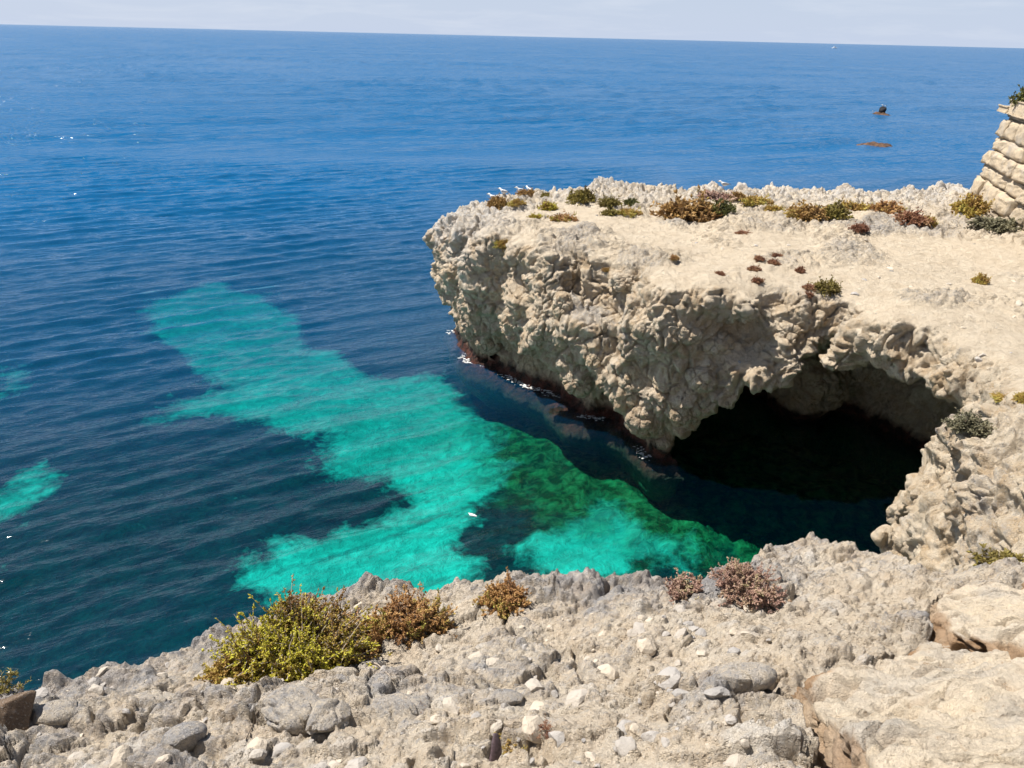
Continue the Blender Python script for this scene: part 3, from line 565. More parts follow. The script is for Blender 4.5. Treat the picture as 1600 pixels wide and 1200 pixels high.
def build_clifftop():
    th = np.linspace(math.radians(-52), math.radians(50), 860); ys = 0.25 * (6.4 / 0.25) ** np.linspace(0, 1, 300) ; ys = np.concatenate([np.linspace(-1.5, 0.9, 25), np.linspace(0.93, 6.4, 470)])
    T, Y = np.meshgrid(np.tan(th), ys, indexing='ij'); X = (T * (np.maximum(Y, 0) + 0.9)).ravel(); Y = Y.ravel()
    d = polysd(X, Y, RIM) + 0.10 * fbm(np.stack([X * 2.2, Y * 2.2, X * 0], 1), 4, 301, 0.6)
    Z = g0(X, Y)
    Z = np.where(Y < 0.9, g0(X, np.maximum(Y, 0.9)) + 0.1 * np.minimum(0.9 - Y, 1), Z)
    p = np.stack([X, Y, Z], 1)
    rimw = sst(-0.55, -0.05, d)
    fb = fbm(p * 1.6, 4, 311); fb2 = fbm(p * 7, 5, 321, 0.6)
    wp = p + 0.06 * np.stack([fbm(p * 4, 2, 331), fbm(p * 4, 2, 341), fbm(p * 4, 2, 351)], 1)
    left = sst(0.6, -1.5, X)
    def dome(sc, s, r0, hh, thr, pw):
        f1, f2, ci = worley(wp / sc, s); on = sst(thr - .05, thr + .05, ci); r = r0 * (0.5 + ci * 0.7)
        q = np.clip(1 - (f1 / r) ** 2, 0, 1); return hh * q ** pw * on * (0.4 + ci), q ** 0.25 * on, (ci * 37.7) % 1.0
    e1, m1, k1 = dome(0.42, 400, 0.75, 0.07, 0.55, 0.7); e2, m2, k2 = dome(0.17, 410, 0.70, 0.034, 0.45, 0.6); e3, m3, k3 = dome(0.07, 420, 0.66, 0.019, 0.40, 0.5); e4, m4, k4 = dome(0.030, 430, 0.64, 0.010, 0.40, 0.5)
    lw = fbm(p * 0.9, 3, 361)
    dens = sst(-0.35, 0.25, lw + 0.35 * left + 0.25 * rimw)
    e1 *= dens; e2 *= (0.35 + 0.65 * dens); m1 *= dens; m2 *= (0.2 + 0.8 * dens)
    n5 = fbm(p * 24, 3, 365, 0.6)
    Z = Z + 0.07 * fb + 0.03 * fb2 + 0.008 * n5 + e1 + e2 + e3 + e4 + rimw * (0.09 * np.abs(fb2) + 0.10 * fbm(p * 2.6, 3, 371) + 0.02)
    over = np.maximum(d - 0.04, 0); Z = Z - 2.6 * over - 3.5 * np.maximum(over - 0.1, 0)
    for poly_, zt_ in BLOCKS:
        ins = polysd(X, Y, poly_); Z = np.where(ins < 0.02, np.minimum(Z, zt_(X, Y) - 0.16), Z); Z = Z - 0.05 * sst(0.15, 0.0, ins)
    crk = sst(0.035, 0.0, np.abs(fbm(np.stack([X * 1.3 + 0.5 * Y, Y * 1.6 - 0.4 * X, Z * 0], 1), 4, 395, 0.6))) * (0.4 + 0.6 * dens); Z = Z - 0.05 * crk
    stone = 0.20 + 0.34 * m1 * (k1 - 0.05) + 0.36 * m2 * (k2 - 0.25) + 0.42 * m3 * (k3 - 0.35) + 0.40 * m4 * (k4 - 0.4) + 0.42 * rimw + 0.40 * lw + 0.12 * left
    pale = np.clip(0.6 * m3 * (k3 < 0.14) + 0.6 * m2 * (k2 < 0.12), 0, 1)
    P = np.stack([X, Y, Z], 1); nx, ny = len(th), len(ys); i = np.arange(nx * ny).reshape(nx, ny)
    Q = np.stack([i[:-1, :-1], i[1:, :-1], i[1:, 1:], i[:-1, 1:]], -1).reshape(-1, 4)
    o = tag(link('clifftop', mesh_np('clifftop', P, Q, M_FG, {'stone': stone, 'ochre': np.full(len(X), 0.5), 'pale': pale})), kind='structure')
    return o, P, Q
clifftop, CP, CQ = build_clifftop()
BVC = BVHTree.FromPolygons(CP.tolist(), CQ.tolist())
def cast(px, py, *bvs):
    v = Vector(ray(px, py)); best = None
    for b in bvs:
        l, n, i, d = b.ray_cast(Vector(EYE), v)
        if l is not None and (best is None or d < best[2]): best = (l, n, d)
    return best
def down(x, y, bv, z=30):
    l, n, i, d = bv.ray_cast(Vector((x, y, z)), Vector((0, 0, -1))); return l, n

# loose and half-buried stones on the clifftop (pieces of the ground)
def blob_mesh(name, seed, sub, amp, freq, mat, squash=(1, 1, 1), cut=0.0):
    bm = bmesh.new(); bmesh.ops.create_icosphere(bm, subdivisions=sub, radius=1.0)
    P = np.array([v.co[:] for v in bm.verts]); rng = np.random.default_rng(seed)
    for _ in range(11):                                   # flat fracture facets
        n_ = rng.normal(size=3); n_ /= np.linalg.norm(n_); h = 0.45 + 0.35 * rng.random(); t = P @ n_ - h
        P = P - np.clip(t, 0, None)[:, None] * n_ * 0.9
    P = P * (1 + amp * fbm(P * freq + seed * 7.1, 3, seed)[:, None]) * np.array(squash)
    for v, c in zip(bm.verts, P): v.co = c
    me = bpy.data.meshes.new(name); bm.to_mesh(me); bm.free(); me.materials.append(mat)
    for q in me.polygons: q.use_smooth = sub > 2
    return me
random.seed(4)
stone_me = [blob_mesh('stone', 50 + k, 2, 0.22, 1.6, M_STONE, (1, 0.75 + 0.06 * (k % 4), 0.55 + 0.07 * (k % 3))) for k in range(10)]
cnt = 0
spots = [(868 + 180, 1062, 0.055), (840, 1072, 0.05), (1100, 1025, 0.04), (998, 985, 0.05), (1062, 955, 0.07), (1010, 1010, 0.05), (1082, 985, 0.04), (1095, 990, 0.035), (1065, 990, 0.045)]
while cnt < 190:
    if cnt < len(spots): px, py, r = spots[cnt]
    else:
        px, py = random.uniform(-10, 1230), random.uniform(945, 1205); r = 0.010 + 0.045 * random.random() ** 2.5
        if px > 1180 and py > 1040: continue
    hh = cast(px, py, BVC); cnt += 1
    if not hh: continue
    o = link('stone', random.choice(stone_me), clifftop); l, n, d = hh
    o.location = l - n * r * 0.1; o.scale = (r, r * random.uniform(.8, 1.1), r * random.uniform(.8, 1.1)); o.rotation_euler = (random.uniform(-.5, .5), random.uniform(-.5, .5), random.uniform(0, 6.28))

# stones lying on the headland plateau (pieces of it)
rs = random.Random(12); c_ = 0
while c_ < 110:
    px, py = rs.uniform(860, 1600), rs.uniform(335, 620); hh = cast(px, py, BV, BVK); c_ += 1
    if not hh or hh[1].z < 0.75: continue
    o = link('stone', rs.choice(stone_me), head); r = 0.035 + 0.13 * rs.random() ** 3; o.location = hh[0] - hh[1] * r * 0.1; o.scale = (r, r * rs.uniform(.7, 1.1), r * rs.uniform(.6, 1.0)); o.rotation_euler = (rs.uniform(-.5, .5), rs.uniform(-.5, .5), rs.uniform(0, 6.28))
# ------------------------------------------------------------------ boulders standing out of the headland face
def boulder(px, py, rx, ry, rz, seed, depth=0.35, rot=0.0, tilt=0.0):
    hh = cast(px, py, BV); l = hh[0]; v = Vector(ray(px, py))
    bm = bmesh.new(); bmesh.ops.create_icosphere(bm, subdivisions=6, radius=1.0); P = np.array([q.co[:] for q in bm.verts]); bm.faces.ensure_lookup_table()
    Fc = np.array([[q.index for q in f.verts] for f in bm.faces]); bm.free()
    D = P.copy(); R = np.array([rx, ry, rz]); Pw = P * R; s0 = Pw + seed * 3.3
    r_ = 1 + 0.16 * fbm(s0 * 1.2, 4, seed); f1, f2, ci = worley(s0 / 0.42, seed + 5); g1, g2, gi = worley(s0 / 0.17, seed + 9)
    off = 0.14 * (0.5 - f1) + 0.05 * (0.5 - g1) + 0.08 * fbm(s0 * 4, 4, seed + 13, 0.6) - 0.05 * sst(0.08, 0, f2 - f1)
    Pw = Pw * r_[:, None] + D * off[:, None]
    ct, st_ = math.cos(tilt), math.sin(tilt); Pw = np.stack([Pw[:, 0] * ct + Pw[:, 2] * st_, Pw[:, 1], -Pw[:, 0] * st_ + Pw[:, 2] * ct], 1)
    at = {'stone': 0.28 + 0.5 * (gi - 0.6) * 0.6 + 0.2 * fbm(s0 * 2, 2, seed + 21), 'ochre': np.ones(len(P))}
    o = link('boulder', mesh_np('boulder', Pw, Fc, M_HEAD, at), head); o.location = l + v * depth; o.rotation_euler = (0, 0, rot)
for args in [(985, 600, 0.62, 0.7, 1.05, 701, 0.35, 0.5, 0.15), (1008, 650, 0.75, 0.75, 0.75, 702, 0.3, 0.2), (1095, 592, 0.50, 0.5, 0.46, 703, 0.2), (1060, 640, 0.45, 0.5, 0.6, 704, 0.3, 0.1, -0.3),
             (1035, 690, 0.42, 0.45, 0.36, 705, 0.25), (905, 595, 0.62, 0.6, 0.55, 706, 0.3), (838, 520, 0.40, 0.45, 0.62, 707, 0.25), (765, 535, 0.66, 0.6, 0.5, 708, 0.3, 0.4, 0.4), (930, 560, 0.36, 0.4, 0.5, 709, 0.2),
             (1070, 520, 0.7, 0.6, 0.5, 710, 0.35), (1120, 535, 0.6, 0.6, 0.42, 711, 0.3), (1010, 510, 0.5, 0.5, 0.4, 712, 0.25), (975, 440, 0.55, 0.5, 0.35, 713, 0.3), (880, 480, 0.4, 0.5, 0.6, 714, 0.25), (1230, 520, 0.5, 0.5, 0.4, 715, 0.3)]:
    boulder(*args)

# ------------------------------------------------------------------ shrubs
def shrub_mesh(seed, n_tw, leaves, ll, lw, shape=(1, 1, 0.9), spread=1.0, ragged=0.35, droop=0.0, bare=0.25):
    """unit shrub (radius about 1): leaf spindles on branching twigs; returns leaf (P,F,tone) and twig (P,F)"""
    rng = np.random.default_rng(seed)
    LP = []; LT = []; TW = []
    for t in range(n_tw):
        az = rng.random() * 6.283; el = math.asin(min(1, rng.random() ** 0.8 * 0.98)) * (1 if spread > 0 else 1)
        R = (1 - ragged * rng.random() ** 1.5) * (0.86 + 0.28 * vn(np.array([[math.cos(az) * 1.7 + seed, math.sin(az) * 1.7, el * 2.0]]), seed)[0] + 0.1)
        dr = np.array([math.cos(az) * math.cos(el), math.sin(az) * math.cos(el), math.sin(el)]); end = dr * R * np.array(shape)
        b0 = np.array([math.cos(az), math.sin(az), 0]) * 0.30 * rng.random() * np.array(shape); ctrl = (b0 + end) / 2 + np.array([0, 0, 0.18 * shape[2]]) * rng.normal(0.6, .5) + rng.normal(size=3) * 0.06
        s_ = np.linspace(0, 1, 7)[:, None]; c = b0 * (1 - s_) ** 2 + 2 * ctrl * s_ * (1 - s_) + end * s_ ** 2; TW.append(c)
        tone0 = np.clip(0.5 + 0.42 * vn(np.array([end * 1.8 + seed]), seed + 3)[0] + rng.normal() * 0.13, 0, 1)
        for j in range(4):                                # side twigs
            u = 0.45 + 0.5 * rng.random(); q = b0 * (1 - u) ** 2 + 2 * ctrl * u * (1 - u) + end * u * u
            e2 = q + (dr * 0.7 + rng.normal(size=3) * 0.75) * 0.17 * (0.6 + rng.random() * .7); sub = np.stack([q, (q + e2) / 2 + rng.normal(size=3) * .012, e2]); TW.append(sub)
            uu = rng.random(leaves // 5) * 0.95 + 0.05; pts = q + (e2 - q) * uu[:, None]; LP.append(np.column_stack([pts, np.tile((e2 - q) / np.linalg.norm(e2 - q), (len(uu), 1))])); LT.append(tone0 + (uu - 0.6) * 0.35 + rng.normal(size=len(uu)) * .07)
        u = bare + (1 - bare) * rng.random(leaves - 4 * (leaves // 5)); pts = b0 * ((1 - u) ** 2)[:, None] + 2 * ctrl * (u * (1 - u))[:, None] + end * (u * u)[:, None]
        tg = 2 * (1 - u)[:, None] * (ctrl - b0) + 2 * u[:, None] * (end - ctrl); tg /= np.linalg.norm(tg, axis=1)[:, None]
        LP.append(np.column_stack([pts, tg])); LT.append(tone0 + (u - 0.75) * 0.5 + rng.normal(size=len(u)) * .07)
    LP = np.concatenate(LP); LT = np.clip(np.concatenate(LT), 0, 1); n = len(LP)
    ax = LP[:, 3:] * 0.9 + rng.normal(size=(n, 3)) * 0.62; ax /= np.linalg.norm(ax, axis=1)[:, None]
    s1 = np.cross(ax, rng.normal(size=(n, 3))); s1 /= np.linalg.norm(s1, axis=1)[:, None]; s2 = np.cross(ax, s1)
    ln = ll * (0.6 + 0.8 * rng.random(n))[:, None]; wd = lw * (0.7 + 0.6 * rng.random(n))[:, None]; b = LP[:, :3]
    v = np.stack([b, b + ax * ln * .45 + s1 * wd, b + ax * ln * .45 + (-.5 * s1 + .87 * s2) * wd, b + ax * ln * .45 + (-.5 * s1 - .87 * s2) * wd, b + ax * ln], 1).reshape(-1, 3)
    k = np.arange(n)[:, None, None] * 5; fc = (k + np.array([[0, 2, 1], [0, 3, 2], [0, 1, 3], [4, 1, 2], [4, 2, 3], [4, 3, 1]])).reshape(-1, 3)
    tp = []; tf = []; o = 0
    for c in TW:
        m_ = len(c); r = np.linspace(0.016, 0.006, m_) if m_ > 4 else np.linspace(0.008, 0.004, m_)
        for q in range(m_):
            for a3 in range(3):
                an = a3 * 2.094; tp.append(c[q] + r[q] * np.array([math.cos(an), math.sin(an), 0.3 * math.sin(an + 1)]))
        for q in range(m_ - 1):
            for a3 in range(3): tf.append((o + q * 3 + a3, o + q * 3 + (a3 + 1) % 3, o + q * 3 + 3 + (a3 + 1) % 3, o + q * 3 + 3 + a3))
        o += m_ * 3
    return v, fc, np.repeat(LT, 5), np.array(tp), np.array(tf)
def place_shrub(data, color, loc, scale, rz, label, name='shrub', group=None, twig=None, up=None):
    root = empty(name, loc, rz); root.scale = scale
    if up is not None: root.rotation_euler = (Vector((0, 0, 1)).lerp(up, 0.5)).to_track_quat('Z', 'Y').to_euler()
    tag(root, label, 'shrub', group); v, fc, tone, tp, tf = data['d']
    key = 'L' + color
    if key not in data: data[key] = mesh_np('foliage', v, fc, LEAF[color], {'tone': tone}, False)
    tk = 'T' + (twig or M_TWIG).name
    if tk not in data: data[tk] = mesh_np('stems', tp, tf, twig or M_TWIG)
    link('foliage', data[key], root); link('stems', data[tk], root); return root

FGS = [  # px, py of the foot, slant offset, radius, flatten, colour, seed, twigs, label
    (462, 1042, 0.35, 0.9, 'green', 11, 330, 'big yellow-green shrub overhanging the clifftop edge, largest in the foreground'),
    (640, 990, 0.23, 0.95, 'orange', 12, 170, 'orange and green shrub at the cliff edge, right of the big yellow-green one'),
    (575, 1005, 0.17, 0.7, 'orange', 16, 110, 'low withered brown shrub wedged between the yellow-green and orange shrubs'),
    (365, 1062, 0.15, 0.7, 'ochre', 13, 120, 'thin straw-coloured shrub at the left foot of the big yellow-green one'),
    (788, 940, 0.16, 0.42, 'orange', 14, 110, 'rust-brown cushion shrub on the cliff edge beside pale grey rock'),
    (1070, 930, 0.14, 0.85, 'pink', 15, 34, 'sparse reddish sprig standing at the cliff edge against green water'),
    (1172, 925, 0.19, 0.6, 'pink', 17, 80, 'pinkish grey shrub at the foot of the grey rock hump'),
]
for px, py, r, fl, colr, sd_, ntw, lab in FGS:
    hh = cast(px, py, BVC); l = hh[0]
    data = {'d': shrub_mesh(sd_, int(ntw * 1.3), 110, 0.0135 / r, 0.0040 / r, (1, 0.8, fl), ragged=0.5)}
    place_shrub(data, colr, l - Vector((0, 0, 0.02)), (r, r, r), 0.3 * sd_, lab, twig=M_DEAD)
DRY = {'d': shrub_mesh(31, 26, 30, 0.16, 0.02, (1, 1, 0.35), ragged=0.6)}
for k, (px, py, r, colr, lab) in enumerate([(845, 1140, 0.045, 'rust', 'small dry brown tuft between grey stones near the seed pod'), (800, 1165, 0.06, 'ochre', 'flat straw tuft just right of the dark seed pod'),
                             (640, 1120, 0.07, 'rust', 'flat withered brown tuft below the grey ledge left of the pod'), (560, 1030, 0.08, 'ochre', 'dry straw litter tuft under the shrubs at the cliff edge'), (4, 1075, 0.10, 'olive', 'olive sprig poking in at the left edge of the picture')]):
    hh = cast(px, py, BVC)
    if hh: place_shrub(DRY, colr, hh[0] - Vector((0, 0, 0.005)), (r, r, r), k * 1.3, lab, 'dry_tuft', twig=M_DEAD)

PROTO = [{'d': shrub_mesh(40 + k, 90, 30, 0.15, 0.042, (1, 1, [0.8, 0.65, 0.9, 0.55][k]), ragged=0.4)} for k in range(4)]
MAT_ = [{'d': shrub_mesh(50 + k, 65, 26, 0.17, 0.045, (1, 1, 0.38), ragged=0.5)} for k in range(2)]
PS = [  # px, py (foot), width px, height factor, colour, mat?, label
    (778, 322, 28, 0.9, 'brown', 0, 'olive-brown shrub hanging just below the two leftmost gulls'), (823, 304, 26, 0.6, 'brown', 0, 'brown shrub directly under the pair of gulls on the crest'),
    (808, 319, 22, 0.6, 'ochre', 0, 'small ochre shrub between white rocks below the crest gulls'), (855, 306, 20, 0.7, 'olive', 0, 'dark green tuft on the far edge right of the crest gulls'),
    (858, 327, 26, 0.8, 'green', 0, 'bright yellow-green shrub near the left end of the headland'), (880, 344, 32, 0.55, 'orange', 1, 'orange-brown shrub on the left shoulder of the headland'),
    (838, 340, 24, 0.4, 'green', 1, 'flat yellow-green mat on white rock at the left shoulder'), (786, 384, 22, 1.1, 'ochre', 0, 'ochre tuft growing on the upper left cliff face'),
    (908, 314, 36, 0.9, 'olive', 0, 'round dark olive shrub on the white crest'), (953, 320, 30, 0.75, 'olive', 0, 'olive shrub right of the round dark one on the crest'),
    (986, 320, 20, 0.8, 'dark', 0, 'small dark shrub between white rocks in the middle of the crest'), (982, 334, 30, 0.5, 'ochre', 1, 'pale yellow-brown mat below the small dark crest shrub'),
    (955, 333, 26, 0.4, 'olive', 1, 'thin olive mat at the front of the white crest'), (1075, 341, 78, 0.75, 'brown', 0, 'largest brown shrub on the headland, beside a dark green one'),
    (1127, 331, 36, 0.75, 'dark', 0, 'dark green shrub touching the largest brown shrub'), (1120, 308, 52, 0.3, 'pink', 1, 'long low pinkish mat under the lone gull'),
    (1153, 309, 20, 0.8, 'brown', 0, 'small brown shrub right of the pinkish mat'), (1180, 316, 34, 0.5, 'ochre', 1, 'yellow-olive mat on the crest right of the lone gull'),
    (1208, 328, 24, 0.5, 'ochre', 1, 'ochre patch between the yellow mat and the tall brown pair'), (1258, 339, 48, 0.85, 'brown', 0, 'left one of the tall brown pair of shrubs on the headland'),
    (1298, 338, 44, 0.75, 'olive', 0, 'right greener one of the tall brown pair of shrubs'), (1332, 326, 34, 0.5, 'ochre', 1, 'ochre mat right of the tall brown pair'),
    (1385, 330, 38, 0.6, 'orange', 0, 'orange-red shrub on pale rock left of the rusty one'), (1426, 348, 40, 0.85, 'rust', 0, 'rusty red-brown shrub on the right of the headland'),
    (1451, 351, 18, 1.1, 'ochre', 0, 'narrow yellow-green shrub touching the rusty one'), (1344, 358, 22, 0.7, 'rust', 0, 'dark rust cushion in front of the ochre mat'),
    (1516, 333, 38, 0.95, 'ochre', 0, 'yellowish shrub at the far corner of the stone wall'), (1556, 352, 52, 0.5, 'grey', 0, 'grey-green shrub at the foot of the stone wall'),
    (1125, 428, 14, 0.5, 'rust', 1, 'small dark rust cushion, leftmost on the bare slope'), (1177, 422, 16, 0.7, 'rust', 1, 'upper rust cushion of the touching pair on the bare slope'),
    (1183, 440, 16, 0.7, 'rust', 1, 'lower rust cushion of the touching pair on the bare slope'), (1187, 405, 14, 0.6, 'rust', 1, 'rust cushion above the touching pair'),
    (1208, 411, 18, 0.5, 'rust', 1, 'low rust cushion right of the touching pair'), (1214, 400, 12, 0.6, 'rust', 1, 'tiny rust cushion above the low one on the slope'),
    (1250, 426, 12, 1.2, 'rust', 0, 'narrow dark rust tuft standing alone in the middle of the slope'), (1265, 450, 20, 0.5, 'rust', 1, 'rust mat touching the olive shrub on its left'),
    (1263, 462, 14, 0.7, 'rust', 1, 'rust cushion below and left of the olive slope shrub'), (1292, 452, 34, 0.75, 'olive', 0, 'olive and yellow shrub alone on the bare slope above the cave'),
    (1532, 443, 18, 1.1, 'ochre', 0, 'small green tuft alone on the bare ground far right'), (947, 422, 13, 0.8, 'brown', 0, 'small brown tuft on the left cliff shoulder'),
    (1053, 404, 15, 0.7, 'orange', 0, 'small orange tuft on the pale shoulder'), (1160, 365, 20, 0.4, 'rust', 1, 'thin dark mat on bare ground below the dark green shrub'),
    (1512, 668, 44, 0.7, 'grey', 0, 'pale scrubby plant on the ledge right of the cave'), (1566, 622, 24, 0.5, 'ochre', 0, 'small straw tuft above the right side of the cave'),
    (1597, 625, 20, 0.9, 'ochre', 0, 'straw tuft at the right edge above the cave'), (1580, 900, 70, 0.75, 'olive', 0, 'olive shrub behind the tan sandstone blocks at the right edge'),
]
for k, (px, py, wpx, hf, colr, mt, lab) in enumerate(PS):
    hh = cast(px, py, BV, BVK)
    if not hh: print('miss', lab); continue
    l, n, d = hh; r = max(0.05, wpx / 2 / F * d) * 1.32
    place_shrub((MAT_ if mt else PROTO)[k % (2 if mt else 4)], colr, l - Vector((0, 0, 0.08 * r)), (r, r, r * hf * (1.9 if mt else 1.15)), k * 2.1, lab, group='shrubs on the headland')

# ------------------------------------------------------------------ gulls
def lathe(prof, seg=14):
    """prof: (x, zc, ry, rz) rings along x"""
    P = []; Fq = []
    for x, zc, ry, rz in prof:
        for k in range(seg):
            an = 2 * math.pi * k / seg; P.append((x, ry * math.cos(an), zc + rz * math.sin(an)))
    for i_ in range(len(prof) - 1):
        for k in range(seg): Fq.append((i_ * seg + k, (i_ + 1) * seg + k, (i_ + 1) * seg + (k + 1) % seg, i_ * seg + (k + 1) % seg))
    return np.array(P), np.array(Fq)
def make_gull():
    g = empty('gull', (0, 0, 0)); d = {}
    P, Q = lathe([(0.335, 0.425, .002, .002), (0.32, 0.425, .022, .022), (0.285, 0.43, .042, .044), (0.245, 0.43, .05, .054), (0.205, 0.40, .047, .058), (0.165, 0.345, .058, .075), (0.11, 0.30, .082, .098), (0.03, 0.28, .098, .106), (-0.07, 0.275, .09, .09),
                  (-0.16, 0.275, .06, .06), (-0.23, 0.28, .036, .03), (-0.27, 0.282, .03, .012)])
    link('body', mesh_np('body', P, Q, M_WHITE), g)
    for s in (-1, 1):
        P, Q = lathe([(0.12, 0.32, .004, .01), (0.09, 0.32, .016, .055), (0.0, 0.315, .02, .075), (-0.12, 0.305, .018, .058), (-0.24, 0.30, .012, .03), (-0.30, 0.298, .006, .014)], 10)
        P[:, 1] = P[:, 1] + s * np.interp(P[:, 0], [-0.3, -0.15, 0.05, 0.12], [0.022, 0.062, 0.092, 0.075]); link('wing', mesh_np('wing', P, Q, M_GREYF), g)
        P, Q = lathe([(-0.235, 0.305, .010, .022), (-0.30, 0.303, .010, .018), (-0.39, 0.305, .003, .005)], 8); P[:, 1] += s * 0.02; link('wing_tip', mesh_np('wing_tip', P, Q, M_BLACKF), g)
        P, Q = lathe([(-0.008, 0, .010, .010), (0, 0, .0105, .0105), (0.008, 0, .008, .008)], 8); P += np.array([0.295, s * 0.038, 0.44]); link('eye', mesh_np('eye', P, Q, M_EYE), g)
        P, Q = lathe([(0.0, 0, .011, .011), (0.12, 0, .007, .007), (0.205, 0, .007, .007), (0.21, 0, .02, .012)], 6); P = np.stack([P[:, 2] + 0.02, P[:, 1] + s * 0.035, 0.205 - P[:, 0]], 1); lg = link('leg', mesh_np('leg', P, Q, M_BEAK), g)
        P, Q = lathe([(-0.01, 0.006, .01, .006), (0.03, 0.006, .02, .006), (0.06, 0.004, .028, .003)], 6); P += np.array([0.02, s * 0.035, -0.004]); link('foot', mesh_np('foot', P, Q, M_BEAK), lg)
    P, Q = lathe([(0.325, 0.424, .016, .018), (0.36, 0.42, .012, .013), (0.385, 0.408, .006, .009), (0.39, 0.40, .002, .004)], 8); link('beak', mesh_np('beak', P, Q, M_BEAK), g)
    return g
def copy_tree(o, parent=None):
    c = o.copy(); COL.objects.link(c); c.parent = parent
    for ch in list(o.children): copy_tree(ch, c)
    return c
gull0 = make_gull()
for k, (px, py, rz, dz, lab) in enumerate([(771, 311, 2.75, -0.10, 'leftmost white gull with grey wings on the tip of the headland'), (787, 304, 2.6, -0.10, 'second white gull from the left on the tip of the headland'),
                                  (814, 298, 3.0, -0.12, 'white-headed gull of the close pair on the crest, facing left'), (827, 297, 2.2, -0.16, 'dark-winged gull of the close pair, crouching behind the white-headed one'),
                                  (1131, 293, 2.85, -0.01, 'lone white gull standing on the crest near the brown shrubs')]):
    g = gull0 if k == 0 else copy_tree(gull0)
    l = None; q = py
    while q < py + 40 and l is None:
        hh = cast(px, q, BV); l = hh[0] if hh and hh[2] < 46 else None; q += 1
    g.location = Vector(l) + Vector((0, 0, dz)); g.rotation_euler = (0, 0, rz); g.scale = (0.85,) * 3; tag(g, lab, 'gull', 'gulls on the headland')

